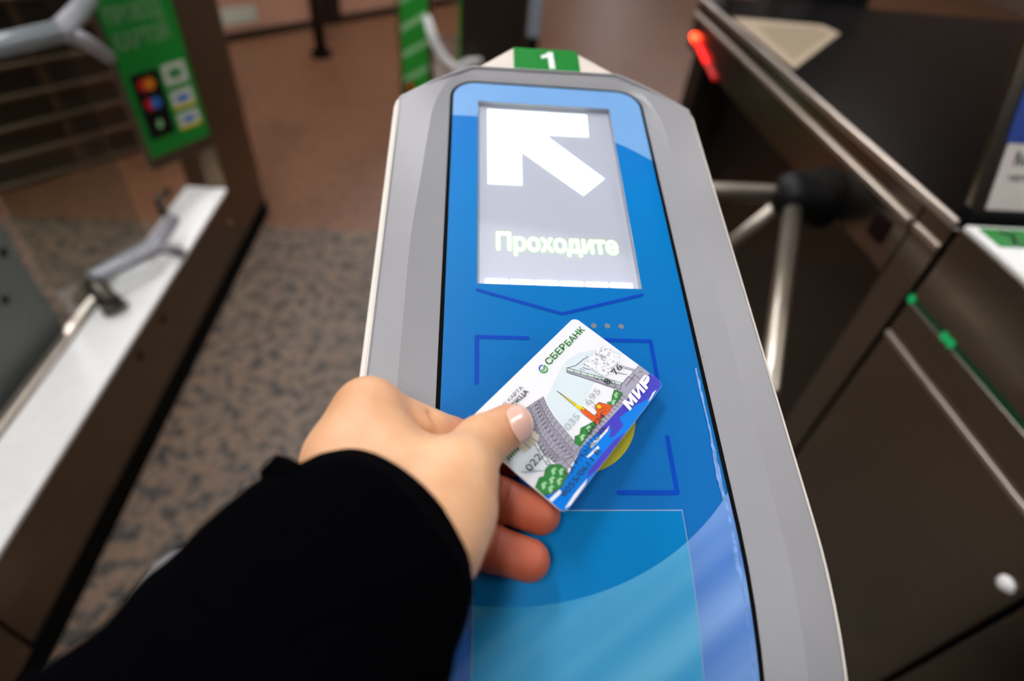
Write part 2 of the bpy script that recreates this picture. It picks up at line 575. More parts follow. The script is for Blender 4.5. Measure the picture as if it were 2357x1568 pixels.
def loop(kind):
    """outline points with matching counts for the three rims of the housing"""
    if kind == 'inner':
        L1, R1 = (BL, BT - CR), (BR, BT - CR)
        left = side_stations(BL, WB, *L1, NS)
        tl = arc(BL + CR, BT - CR, CR, 180, 90, 10)
        tr = arc(BR - CR, BT - CR, CR, 90, 0, 10)
        right = [(x, w) for x, w in side_stations(BR, WB, *R1, NS)][::-1]
    elif kind == 'gasket':
        g = 2.2
        left = side_stations(BL - g, WB, BL - g, BT - CR, NS)
        tl = arc(BL + CR, BT - CR, CR + g, 180, 90, 10)
        tr = arc(BR - CR, BT - CR, CR + g, 90, 0, 10)
        right = side_stations(BR + g, WB, BR + g, BT - CR, NS)[::-1]
    elif kind == 'crease':
        def lx(w):
            return -28.5 + max(0, (w - 215)) * 0.062
        left = [(lx(w), w) for w in np.linspace(WB, 322, NS + 1)[:-1]]
        tl = [(lx(322) + 22 * (i / 10) ** 1.4, 322 + 47 * math.sin(i / 10 * math.pi / 2)) for i in range(11)]
        tr = [(113.5 - x, w + 1) for x, w in tl][::-1]
        right = [(113.5 - lx(w), w) for w in np.linspace(WB, 322, NS + 1)[:-1]][::-1]
    else:
        e = {'outer': 0.0, 'outer2': 1.6, 'skirt': 1.0}[kind]
        left = [(-42 - e, w) for w in np.linspace(WB, 341, NS + 1)[:-1]]
        tl = [(-42 - e + 47 * i / 10 + e * i / 10, 341 + 38 * i / 10 + e * i / 10 + 2.5 * math.sin(math.pi * i / 10)) for i in range(11)]
        tr = [(110 + (47 + e) * i / 10, 381 + e - (36 + e) * i / 10 + 2.5 * math.sin(math.pi * i / 10)) for i in range(11)]
        right = [(157 + e, w) for w in np.linspace(WB, 345, NS + 1)[:-1]][::-1]
    return left + tl + tr + right

def skin_loops(loops):
    mb = MB()
    n = len(loops[0])
    for l in loops:
        mb.v += [tuple(p) for p in l]
    for i in range(len(loops) - 1):
        for k in range(n - 1):
            a, b = i * n + k, i * n + k + 1
            mb.f.append((a, b, b + n, a + n))
    return mb

def with_h(l, h, k=None):
    c = 1 - (h if k is None else k) / 242.0
    return [(x * c, w * c, h) for x, w in l]

def crest(l, hi, lo):
    out = []
    for i, (x, w) in enumerate(l):
        q = min(1.0, max(0.0, min(i - NS + 6, len(l) - 1 - i - NS + 6) / 14.0))
        h = hi + (lo - hi) * q * q * (3 - 2 * q)
        c = 1 - h / 242.0
        out.append((x * c, w * c, h))
    return out
G, C_, O1, O2 = loop('gasket'), loop('crease'), loop('outer'), loop('outer2')
mid = [((a[0] * .45 + b[0] * .55), (a[1] * .45 + b[1] * .55)) for a, b in zip(G, C_)]
hs = skin_loops([with_h(G, -2, 0), with_h(G, 0.6), crest(mid, 6.0, 1.6), crest(C_, 10.5, 2.4), crest(O1, 6.0, 3.0), with_h(O2, 4.2, 6), with_h(O2, -4, 6)])
ho = rpart('housing', hs, 'housing', smooth=True)
ho.data.set_sharp_from_angle(angle=math.radians(14))
rpart('gasket', skin_loops([with_h(loop('inner'), -0.2, 0), with_h(G, 0.4, 0)]), 'blackgap')
# white strips along both long sides
for sx, w1 in ((-1, 338), (1, 342)):
    x0 = -42.4 if sx < 0 else 154.8
    prof = [(0, 1.0), (sx * 1.8, 1.4), (sx * 3.6, 0.2), (sx * 4.6, -2.5), (sx * 4.6, -12), (0, -12)]
    mb = MB()
    ws = list(np.linspace(WB, w1 - 8, 40)) + [w1 - 4, w1]
    for j, w in enumerate(ws):
        k = 1.0 if j < 40 else (0.8 if j == 40 else 0.25)
        mb.v += [(x0 + a * k, w, b) for a, b in prof]
    n = len(prof)
    for j in range(len(ws) - 1):
        for k in range(n - 1):
            a = j * n + k
            q = (a, a + 1, a + 1 + n, a + n)
            mb.f.append(q if sx < 0 else q[::-1])
    mb.f.append(tuple((len(ws) - 1) * n + k for k in range(n)))
    rpart('edge_strip', mb, 'strip')
# steel cabinet under the housing, down to the floor
ring = [(x * .985 + .85, w) for x, w in loop('skirt')]
top = [tuple(Pn(x, w, -5)) for x, w in ring]
bot = [(p[0], p[1], FL) for p in top]
mb = MB()
n = len(top)
mb.v = top + bot
mb.f = [(k, k + 1, n + k + 1, n + k) for k in range(n - 1)] + [(n - 1, 0, n, 2 * n - 1), tuple(range(n, 2 * n))]
part('cabinet', mb, 'steel', rd)
# cream end cap with the green number plate
capo = [(3, 377), (34, 409), (80, 410.5), (111, 384)]
mb = MB()
mb.v = [(x, w, -2.5) for x, w in capo] + [(x, w, -60) for x, w in capo]
mb.f = [(3, 2, 1, 0)] + [(i, (i + 1) % 4, 4 + (i + 1) % 4, 4 + i) for i in range(4)]
rpart('end_cap', mb, 'cream', bevel=2.0)
pl = flat('number_plate', [(34.6, 379.5), (83.6, 382.5), (83.4, 407.2), (79, 409.6), (34.8, 408.2)], 'green', -2.3, thick=0.4, cut=False)
ONE = [(60.6, 384.6), (65.0, 384.9), (64.2, 405.2), (60.4, 405.0), (59.0, 402.2), (55.0, 400.0), (55.2, 396.4), (60.2, 398.6)]
rpart('numeral', MB().add([(x, w, 0) for x, w in ONE], [tuple(range(len(ONE)))]), 'white_ink', pl, -1.75)

# blue printed panel around the recessed display
DX0, DX1, DW0, DW1 = 8.8, 99.0, 185.0, 339.5
mbp = MB()
def strip_poly(pts):
    n0 = len(mbp.v)
    mbp.v += [(x, w, 0) for x, w in pts]
    mbp.f.append(tuple(range(n0, n0 + len(pts))))
ws = [DW0] + [60 - 8 * i for i in range(22)]
for a, b in zip(ws[:-1], ws[1:]):
    strip_poly([(BL, b), (BR, b), (BR, a), (BL, a)])
strip_poly([(BL, DW0), (DX0, DW0), (DX0, DW1), (BL, DW1)])
strip_poly([(DX1, DW0), (BR, DW0), (BR, DW1), (DX1, DW1)])
strip_poly([(BL, DW1), (BR, DW1)] + arc(BR - CR, BT - CR, CR, 13, 90) + arc(BL + CR, BT - CR, CR, 90, 167))
blue = rpart('printed_panel', mbp, 'blue')
# light band printed across the top, with its curved lower edge
band_l = [(BL, 323), (DX0, 323), (DX0, DW1), (DX1, DW1), (DX1, 305), (106, 301), (113, 296), (BR, 289)]
flat('top_print', band_l + [(BR, BT - CR)] + arc(BR - CR, BT - CR, CR, 0, 90)[1:] + arc(BL + CR, BT - CR, CR, 90, 180), 'lblue', 0.12, blue)
# lower light field under the big arc
arc_pts = [(x, 27.5 + (128 - math.sqrt(max(0, 128 ** 2 - (x - 24) ** 2)))) for x in np.linspace(BL, BR, 30)]
flat('lower_print', [(BL, WB), (BR, WB)] + arc_pts[::-1], 'lower', 0.12, blue)
# printed guide lines
def stroke(name, pts, wd, m, h, parent=blue):
    mb = MB()
    for a, b in zip(pts[:-1], pts[1:]):
        a, b = np.array(a, float), np.array(b, float)
        t = (b - a) / np.linalg.norm(b - a)
        q = np.array([-t[1], t[0]]) * wd / 2
        mb.add([(*(a + q), 0), (*(a - q), 0), (*(b - q), 0), (*(b + q), 0)], [(0, 1, 2, 3)])
    for c in pts:
        ring = arc(c[0], c[1], wd / 2, 0, 345, 23)
        mb.add([(x, w, 0.005) for x, w in ring], [tuple(range(len(ring)))])
    return rpart(name, mb, m, parent, h)
stroke('chevron_print', [(9, 180.6), (53.4, 166.8), (98.4, 180.8)], 1.9, 'line_blue', 0.2)
stroke('corner_print', [(34.4, 151.3), (8.8, 151.3), (8.8, 125.6)], 2.2, 'line_blue', 0.2)
stroke('corner_print', [(72.8, 151.3), (98.4, 151.3), (98.4, 125.6)], 2.2, 'line_blue', 0.2)
stroke('corner_print', [(98.0, 98.5), (98.0, 72.4), (71.6, 72.4)], 2.2, 'line_blue', 0.2)
stroke('corner_print', [(34.4, 72.4), (8.8, 72.4), (8.8, 98.5)], 2.2, 'line_blue', 0.2)
for x in (62.3, 69.5, 76.7, 84.0):
    rpart('indicator_dot', MB().add([(a, b, 0) for a, b in arc(x, 160, 1.55, 0, 345, 23)], [tuple(range(24))]), 'dotgrey', blue, 0.2)
ra, rb = arc(53.5, 111.5, 31, 0, 360, 60)[:-1], arc(53.5, 111.5, 23, 0, 360, 60)[:-1]
rpart('target_ring', MB().add([(x, w, 0) for x, w in ra + rb], [(i, (i + 1) % 60, 60 + (i + 1) % 60, 60 + i) for i in range(60)]), 'ring', blue, 0.2)
# raised cover plate in the lower part of the panel
K0, K1, KT = 8.0, 98.4, 64.4
below = [(x, 27.5 + (128 - math.sqrt(128 ** 2 - (x - 24) ** 2))) for x in np.linspace(K0, K1, 24)]
flat('cover_plate', [(K0, KT)] + below + [(K1, KT)], 'cover_up', 0.35)
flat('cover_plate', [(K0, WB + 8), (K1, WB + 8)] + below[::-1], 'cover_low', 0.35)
flat('cover_edge', [(K0, KT), (K1, KT), (K1, WB + 8), (K1 + .32, WB + 8), (K1 + .32, KT + .4), (K0 - .32, KT + .4), (K0 - .32, WB + 8), (K0, WB + 8)], 'cover_edge', 0.5)
# film peeling along the right hand edge
rnd = random.Random(9)
pe, pi = [], []
for i in range(60):
    w = 136 - i * 2.45
    pe.append((120.0 + rnd.uniform(-.3, .3) - (0.4 if i > 40 else 0), w))
    amp = 1.9 if 12 < i < 40 else 0.7
    pi.append((119.3 - amp * (0.5 + 0.35 * math.sin(i * .35) + 0.15 * rnd.uniform(-1, 1)), w))
flat('peeling_film', pe + pi[::-1], 'peel', 0.3, blue)
# scratches on the grey housing
def scratch(p, q):
    pts = [Pn(*(np.array(p) + (np.array(q) - np.array(p)) * k / 5 + np.array([0, (0, .5, -.4, .6, -.2, 0)[k], 0]))) for k in range(6)]
    part('scratch', MB().tube(pts, 0.14, 5), 'hair', rd)
scratch((128.5, 252, 3.6), (138.5, 256.5, 7.1))
scratch((142.5, 260, 6.8), (150, 261, 5.6))
scratch((123.8, 142, 1.2), (146, 150, 6.2))
# recessed display
dz = -4.0
mb = MB()
c4 = [(DX0, DW0), (DX1, DW0), (DX1, DW1), (DX0, DW1)]
mb.v = [(x, w, 0) for x, w in c4] + [(x, w, dz) for x, w in c4]
mb.f = [(i, (i + 1) % 4, 4 + (i + 1) % 4, 4 + i) for i in range(4)]
disp = rpart('display', mb, 'bezel')
rpart('screen', MB().add([(x, w, 0) for x, w in c4], [(0, 1, 2, 3)]), 'screen', disp, dz)
AR = [(15.0, 331.5), (82.6, 331.8), (81.6, 309.0), (52.4, 308.6), (87.9, 270.3), (73.0, 254.5), (36.4, 291.0), (35.9, 260.8), (14.9, 260.6)]
rpart('arrow_symbol', MB().add([(x * 1.016, w * 1.016, 0) for x, w in AR], [tuple(range(len(AR)))[::-1]]), 'arrow', disp, dz + 0.15)
v, f = text2d('Проходите', 12.9, bold=0.05, raw=13.55)
rpart('lettering', MB().add([(x + 19.0, w + 212.6, 0) for x, w in v], f), 'word', disp, dz + 0.2)
v, f = text2d('Проходите', 12.9, bold=0.10, raw=13.55)
rpart('lettering_fringe', MB().add([(x + 19.0, w + 212.6, 0) for x, w in v], f), 'halo', disp, dz + 0.12)
for i in range(6):
    x = 13.2 + 13.75 * i
    rpart('backlight', MB().box(x * 1.016, (x + 11.7) * 1.016, DW0 + 3.4, DW0 + 6.0, dz + .2, dz + .9), 'led', disp)
rpart('display_pane', MB().box(DX0 + .1, DX1 - .1, DW0 + .1, DW1 - .1, -0.9, -0.5), 'pane', disp)

# ================================================================== BANK CARD
CU = np.array([0.644, 0.763, 0.059]); CU /= np.linalg.norm(CU)
CV = np.array([-0.756, 0.622, 0.206]); CV -= CU * (CU @ CV); CV /= np.linalg.norm(CV)
CN = np.cross(CU, CV)
CC = np.array([49.9, 161.6, -192.0])
card = thing('bank_card', 'white and blue bank card with sketched bridge and lattice tower, held over the reader', 'bank card', CC)
def cpart(name, mb2, m, parent=card, h=0.0, **kw):
    mb = MB()
    mb.add([CC + CU * x + CV * y + CN * (z + h) for x, y, z in mb2.v], mb2.f)
    return part(name, mb, m, parent, **kw)
def rr(a, b, r):
    return arc(a - r, b - r, r, 0, 90, 8) + arc(-a + r, b - r, r, 90, 180, 8) + arc(-a + r, -b + r, r, 180, 270, 8) + arc(a - r, -b + r, r, 270, 360, 8)
cpart('card_body', MB().prism(rr(42.8, 27, 3.2), -0.76, 0.0), 'c_white', bevel=0.12)
LV = [0.0]
def ink(name, pts, m, parent=card, lv=None):
    if lv is None:
        LV[0] += 0.012
        lv = LV[0]
    area = sum(a[0] * b[1] - b[0] * a[1] for a, b in zip(pts, pts[1:] + pts[:1]))
    p = pts if area > 0 else pts[::-1]
    return cpart(name, MB().add([(x, y, 0) for x, y in p], [tuple(range(len(p)))]), m, parent, lv)
def lines(name, segs, wd, m, parent=card):
    LV[0] += 0.012
    mb = MB()
    for a, b in segs:
        a, b = np.array(a, float), np.array(b, float)
        d = np.linalg.norm(b - a)
        if d < 1e-6:
            continue
        t = (b - a) / d
        q = np.array([-t[1], t[0]]) * wd / 2
        mb.add([(*(a + q), 0), (*(a - q), 0), (*(b - q), 0), (*(b + q), 0)], [(0, 1, 2, 3)])
    return cpart(name, mb, m, parent, LV[0])
def pl_(pts, close=False):
    return list(zip(pts[:-1], pts[1:])) + ([(pts[-1], pts[0])] if close else [])
def word(name, body, x, y, hgt, width, m, bold=0.0, parent=card, slant=0.0):
    LV[0] += 0.012
    v, f = text2d(body, hgt, bold, width)
    return cpart(name, MB().add([(a + x + slant * b, b + y, 0) for a, b in v], f), m, parent, LV[0])

ink('pale_sky', [(42.6, -2.4), (39.4, 3.5), (33.4, 8.5), (26.6, 12.7), (19.0, 14.7), (11.3, 13.9), (4.1, 11.9), (-2.3, 10.3), (-6.5, 9.1), (-9.9, 1.8), (-12.7, -6.8), (-9.7, -7.6), (-2.2, -6.9), (4.2, -4.8), (9.6, -3.4), (16.0, -2.2), (23.4, -2.8), (33.5, -4.2)], 'c_pale')
ink('pale_sky', [(-26.8, 1.0), (-35.1, 1.7), (-41.9, 3.8), (-42.2, -1.7), (-40.8, -5.5), (-37.4, -8.4), (-30.7, -10.4), (-29.0, -6.3)], 'c_pale')
ink('water', [(-42.6, -16.4), (-39.8, -18.4), (-34.3, -19.9), (-26.3, -18.4), (-14.1, -16.0), (-3.1, -17.0), (7.2, -17.7), (16.9, -18.3), (24.9, -18.3), (34.3, -18.5), (42.6, -18.8), (42.7, -23.8)] + arc(39.6, -23.8, 3.1, 0, -90, 6)[1:] + arc(-39.6, -23.8, 3.1, 270, 180, 6), 'c_blue')
ink('deep_water', [(42.6, -18.8), (42.6, -23.8), (41.5, -26.2), (37.9, -26.9), (27.9, -25.2), (22.6, -23.0), (10.6, -20.7), (8.5, -24.1), (0.9, -23.8), (-1.4, -22.4), (3.9, -20.4), (-3.0, -19.8), (-3.1, -17.0), (7.2, -17.7), (16.9, -18.3), (24.9, -18.3), (34.3, -18.5)], 'c_indigo')
ink('deep_water', [(6.5, -26.8), (-4.5, -26.8), (-17.3, -26.8), (-24.3, -25.2), (-20.7, -24.3), (-10.0, -24.3), (0.2, -24.9)], 'c_indigo')
for w_ in ([(3.8, -19.4), (0.9, -20.2), (-7.4, -19.8), (-11.2, -19.4), (-11.0, -17.9), (-3.9, -18.9)], [(-8.1, -20.9), (-8.7, -22.0), (-15.7, -21.0), (-16.3, -20.0)], [(-23.8, -25.7), (-26.7, -26.5), (-38.5, -26.8), (-41.0, -25.8), (-33.6, -25.3)], [(-36.0, -19.7), (-36.1, -21.2), (-42.5, -20.4), (-42.3, -18.9)], [(37, -26.0), (30, -26.6), (28, -26.3), (34, -25.4)]):
    ink('foam', w_, 'c_white')
PIER = [(42.5, -12.3), (42.6, -18.8), (34.3, -18.5), (24.9, -18.3), (16.9, -18.3), (7.2, -17.7), (-3.1, -17.0), (-14.1, -16.0), (-15.2, -13.6), (-2.2, -14.2), (11.5, -14.9), (22.4, -14.9), (22.0, -12.0), (32.9, -12.0)]
pr = ink('embankment', PIER, 'c_grey')
lines('embankment_lines', pl_(PIER[8:], False) + [((x, -14.5), (x + .2, -17.2)) for x in np.arange(-13, 22, 2.3)] + [((32.9, -12), (33.2, -15.5)), ((27, -14), (36, -14)), ((36, -12.5), (36, -17)), ((39, -14.5), (40.5, -16))], 0.28, 'c_black', pr)
# drawbridge leaf
dk = ink('bridge_leaf', [(14.7, 12.2), (16.8, 8.4), (23.1, -3.0), (27.3, -11.5), (23.6, -13.1), (21.6, -10.1), (17.0, 0.8), (12.6, 10.6)], 'c_grey')
ink('bridge_edge', [(14.6, 12.0), (27.4, -11.5), (26.0, -12.2), (13.5, 11.1)], 'c_mint', dk)
tr = [(14.7, 12.2), (27.4, -11.5), (23.6, -13.1), (12.6, 10.6)]
lines('bridge_lines', pl_(tr, True) + [((13.5, 11.1), (26, -12.2))] + [((14.6 + 1.6 * k, 12 - 2.94 * k), (13.5 + 1.56 * k, 11.1 - 2.91 * k)) for k in range(1, 8)]
      + pl_([(15.0, 11.8), (18.8, 9.8), (24.9, 9.2), (27.3, 8.4), (27.5, 9.3)]) + [((34.6, -4.3), (38.7, -12.4)), ((34.1, -5.4), (37.8, -12.5)), ((28.9, -4.0), (33.4, -11.3)), ((22, 3.5), (20.5, 6.8)), ((20, 5), (18.8, 7.4)), ((23.6, 4.8), (22.4, 7.6))]
      + pl_([(21.6, -10.1), (24, -10.6), (23, -7), (25, -8), (21, -5), (23.4, -5.6), (19.6, -1.4), (21.8, -2.0)]), 0.26, 'c_black', dk)
# silver scratch-off patch
fo = [(37.8, 7.7), (39.5, 2.8), (39.2, -2.3), (37.0, -4.4), (34.1, -3.8), (30.3, -3.8), (24.3, -3.7), (22.7, -0.1), (23.3, 3.4), (22.8, 7.0), (27.7, 7.5), (32.6, 7.1)]
fj = []
for a, b in zip(fo, fo[1:] + fo[:1]):
    for k in range(4):
        fj.append((a[0] + (b[0] - a[0]) * k / 4 + random.uniform(-.5, .5), a[1] + (b[1] - a[1]) * k / 4 + random.uniform(-.5, .5)))
ink('silver_patch', fj, 'c_foil', lv=0.5)
# lattice tower
tl_ = [(-28.1, -10.6), (-28.0, -5.6), (-25.5, 0.5), (-21.9, 6.5), (-17.0, 13.3)]
tr_ = [(-14.8, -16.2), (-13.1, -7.8), (-11.0, 1.0), (-8.5, 6.9), (-6.0, 11.0)]
tw = ink('tower', [(-27.2, -17.0), (-28.0, -14.1)] + tl_ + tr_[::-1], 'c_grey')
def tp(s, t):
    k = min(3, int(t * 4)); q = t * 4 - k
    a = np.array(tl_[k]) * (1 - q) + np.array(tl_[k + 1]) * q
    b = np.array(tr_[k]) * (1 - q) + np.array(tr_[k + 1]) * q
    return tuple(a * (1 - s) + b * s)
sg = []
NT = 14
for s in (0, .26, .5, .76, 1):
    for k in range(NT):
        sg.append((tp(s, k / NT), tp(s, (k + 1) / NT)))
for ci, (s0, s1) in enumerate(((0, .26), (.26, .5), (.5, .76), (.76, 1))):
    for k in range(NT):
        t0, t1 = k / NT, (k + 1) / NT
        if ci % 2 == 0:
            sg += [(tp(s0, t0), tp(s1, (t0 + t1) / 2)), (tp(s1, (t0 + t1) / 2), tp(s0, t1)), (tp(s0, t0), tp(s1, t0))]
        else:
            sg += [(tp(s0, t0), tp(s1, t0 + .02)), (tp((s0 + s1) / 2, t0 + .02), tp((s0 + s1) / 2, t0 + .045))]
sg += pl_([tl_[0], (-28.0, -14.1), (-27.2, -17.0), tr_[0]]) + [((-27, -14), (-17, -15.8)), ((-28, -11), (-20, -16)), ((-24, -12.6), (-25, -16.6)), ((-20, -13.8), (-21, -16.2))]
lines('tower_lines', sg, 0.19, 'c_black', tw)
lines('tower_sketch', pl_([(-26.8, 1), (-29.5, -5), (-31.2, -10), (-29.6, -10.4), (-27.6, -4), (-25.4, .6)], True) + [((-28.6, -3), (-27.4, -3.4)), ((-29.6, -6), (-28.4, -6.4)), ((-30.6, -8.8), (-29.4, -9))], 0.3, 'c_black')
# spire, fort and bushes
ink('spire', [(0.9, 8.3), (1.9, -2.4), (0.4, -2.3)], 'c_yellow')
lines('spire_line', [((0.9, 8.3), (0.5, -2.4)), ((0.9, 8.3), (1.8, -2.4))], 0.2, 'c_black')
fort = ink('fort', [(0.4, -5.3), (2.7, -5.4), (2.9, -11.6), (5.0, -11.7), (7.2, -9.1), (10.3, -9.4), (11.9, -12.4), (13.6, -14.5), (10.1, -15.8), (4.0, -14.9), (-0.1, -15.0), (-0.2, -12.1)], 'c_orange')
ink('fort_dome', [(1.3, -1.9), (2.3, -3.8), (2.5, -5.3), (0.2, -5.3), (0.6, -2.5)], 'c_yellow', fort)
ink('fort_light', arc(8.3, -10.6, 1.0, 0, 345, 16), 'c_yellow', fort)
ink('fort_light', arc(2.1, -5.6, 0.8, 0, 345, 16), 'c_yellow', fort)
lines('fort_lines', pl_([(0.4, -5.3), (2.7, -5.4), (2.9, -11.6), (5.0, -11.7), (7.2, -9.1), (10.3, -9.4), (11.9, -12.4), (13.6, -14.5)]) + [((0, -12), (-.2, -6)), ((4, -12), (3.6, -14.8)), ((7, -11.5), (10, -13)), ((6, -13), (9, -14.4)), ((7.6, -9.2), (8.2, -6.5)), ((5.8, -10.5), (6.2, -8.4))], 0.22, 'c_black', fort)
for bush, leaf in (([(-14.8, -12.6), (-12, -10.9), (-9.8, -12.0), (-6.8, -10.6), (-3.2, -11.9), (0.1, -13.0), (-0.8, -14.7), (-6.3, -14.9), (-14.6, -15.2)], [(-10, -13.6), (-4.4, -13.2)]),
                   ([(12.5, -12.0), (15, -13.4), (17.3, -12.2), (21.3, -11.0), (22.6, -14.9), (17.9, -15.4), (13.3, -15.3)], [(15.2, -14.4), (19.4, -13.2)]),
                   ([(-42.4, -11.9), (-38, -10.6), (-36.2, -11.7), (-33, -10.2), (-29.9, -10.8), (-27.3, -13.6), (-27.2, -16.6), (-29.2, -18.7), (-34.7, -19.7), (-39.7, -18.3), (-42.6, -16.4)], [(-39.2, -13.9), (-35.1, -15.0), (-31.4, -13.3), (-29.4, -15.8), (-33.4, -17.6), (-38.4, -16.9)])):
    bs = ink('bush', bush, 'c_green')
    for cx, cy in leaf:
        ink('leaf_patch', [(cx - 1.9, cy - .8), (cx - .3, cy - 1.1), (cx + .4, cy - .2), (cx + 1.8, cy - .5), (cx + 1.4, cy + .8), (cx - .6, cy + 1.0)], 'c_leaf', bs)
    lines('bush_lines', pl_(bush), 0.22, 'c_black', bs)
# chip and green strokes
ch = ink('chip', [(-22.9, 6.6), (-22.9, 0.9), (-24.2, 0.0), (-32.4, 0.0), (-33.6, 1.2), (-33.6, 7.6), (-32.4, 8.8), (-24.2, 8.8)], 'c_chip')
lines('chip_lines', [((-22.9, 4.4), (-26, 4.4)), ((-33.6, 4.4), (-30.6, 4.4)), ((-26, 0), (-26.4, 8.8)), ((-30.4, 0), (-30.2, 8.8))], 0.22, 'c_black', ch)
lines('contactless_mark', [((-40.6 + 1.5 * k, 2.8), (-39.8 + 1.5 * k, 5.2)) for k in range(5)], 0.7, 'c_green')
lines('lamp_post_sketch', [((-40.5, -4.6), (-33.2, -11.2)), ((-41.2, -3.6), (-39.8, -5.4)), ((-38, -5.4), (-36.6, -7.2))], 0.24, 'c_black')
# lettering
LV[0] = 0.42
word('bank_lettering', 'СБЕР', 9.4, 18.8, 3.3, 15.2, 'c_logo', 0.02)
word('bank_lettering', 'БАНК', 25.4, 18.4, 3.3, 14.6, 'c_logo', 0.02)
def arcband(cx, cy, r0, r1, a0, a1, n=20):
    return arc(cx, cy, r1, a0, a1, n) + arc(cx, cy, r0, a1, a0, n)
ink('bank_emblem', arcband(5.7, 19.6, 1.65, 2.25, -200, 20), 'c_logo')
ink('bank_emblem', arcband(5.7, 19.6, 1.65, 2.25, 45, 160), 'c_logo_b')
lines('bank_emblem', [((4.5, 19.9), (5.5, 19.0)), ((5.5, 19.0), (7.6, 20.6))], 0.55, 'c_logo')
word('card_title', 'Я КАРТА', -22.4, 19.9, 1.7, 13.2, 'c_black')
word('card_title', 'УРЖЦА', -23.2, 16.9, 2.1, 14.2, 'c_black', 0.03)
word('expiry_date', '01/24', -6.8, -15.6, 2.6, 13.0, 'c_black')
word('holder_line', 'KA PYKHALOVA', -28.8, -19.4, 2.5, 30.2, 'c_black')
word('branch_line', '9055/0611 R', -37.6, -23.4, 2.6, 28.2, 'c_black')
word('embossed_digits', '022', -38.8, -6.4, 3.2, 9.0, 'c_black')
word('embossed_digits', '035', -12.0, -7.4, 3.2, 9.6, 'c_faint')
word('embossed_digits', '695', 5.0, -7.0, 3.2, 10.6, 'c_faint')
word('embossed_digits', '8', 21.0, -7.6, 3.2, 3.0, 'c_black')
word('embossed_digits', '76', 28.4, -7.4, 3.2, 6.6, 'c_black')
# payment system wordmark
def mk(pts, dx):
    return [(x + dx + 0.22 * (y + 22.4), y) for x, y in pts]
y0, y1 = -22.4, -17.4
ink('payment_mark', mk([(0, y0), (1.9, y0), (1.9, -19.6), (3.2, y0 + .4), (4.3, y0 + .4), (5.6, -19.6), (5.6, y0), (7.5, y0), (7.5, y1), (5.4, y1), (3.75, -20.2), (2.1, y1), (0, y1)], 16.8), 'white_ink')
ink('payment_mark', mk([(0, y0), (1.9, y0), (4.6, -19.4), (4.6, y0), (6.5, y0), (6.5, y1), (4.8, y1), (1.9, -20.4), (1.9, y1), (0, y1)], 25.2), 'white_ink')
ink('payment_mark', mk([(0, y0), (1.9, y0), (1.9, -20.9), (5.0, -20.9), (6.5, -20.3), (7.1, -19.1), (6.6, -18.0), (5.2, y1), (0, y1)], 32.5), 'white_ink')
ink('payment_mark', mk([(2.3, -19.0), (4.6, -19.0), (7.2, -18.5), (7.0, -18.3), (4.6, -18.65), (2.3, -18.65)], 32.5), 'c_indigo')

# ================================================================== THE HAND
J = {'wr_i': (-8.6, 92.0, -175.4, 16.0), 'wr_m': (-17.5, 93.4, -180.9, 16.0), 'wr_p': (-29.4, 98.5, -187.4, 15.0),
     'fore': (-30.5, 60.0, -170.0, 24.0),
     'i_mcp': (-35.0, 145.1, -178.6, 11.5), 'i_pip': (-2.1, 147.1, -199.7, 9.3), 'i_dip': (21.4, 141.6, -203.7, 8.0), 'i_tip': (35.3, 139.9, -203.6, 7.5),
     'm_mcp': (-36.6, 134.2, -180.0, 11.5), 'm_pip': (-6.8, 128.1, -202.8, 9.8), 'm_dip': (17.1, 122.1, -204.8, 8.9), 'm_tip': (34.7, 116.8, -208.7, 8.2),
     'r_mcp': (-42.0, 123.2, -181.0, 11.3), 'r_pip': (-7.8, 112.1, -205.1, 9.6), 'r_dip': (12.6, 104.2, -210.6, 9.0), 'r_tip': (29.3, 100.0, -213.6, 8.3),
     'p_mcp': (-39.5, 113.0, -182.0, 10.0), 'p_pip': (-14.4, 100.5, -203.7, 8.5), 'p_dip': (-4.6, 95.4, -207.1, 7.8), 'p_tip': (0.8, 94.2, -209.5, 7.0),
     't_cmc': (-8.3, 85.7, -176.1, 15.0), 't_mcp': (0.2, 112.4, -174.6, 13.2), 't_ip': (9.6, 132.5, -181.4, 10.3), 't_tip': (21.1, 142.3, -183.4, 9.0),
     'then': (2.6, 101.0, -176.1, 12.0)}
JP = {k: np.array(v[:3]) for k, v in J.items()}
JR = {k: v[3] for k, v in J.items()}

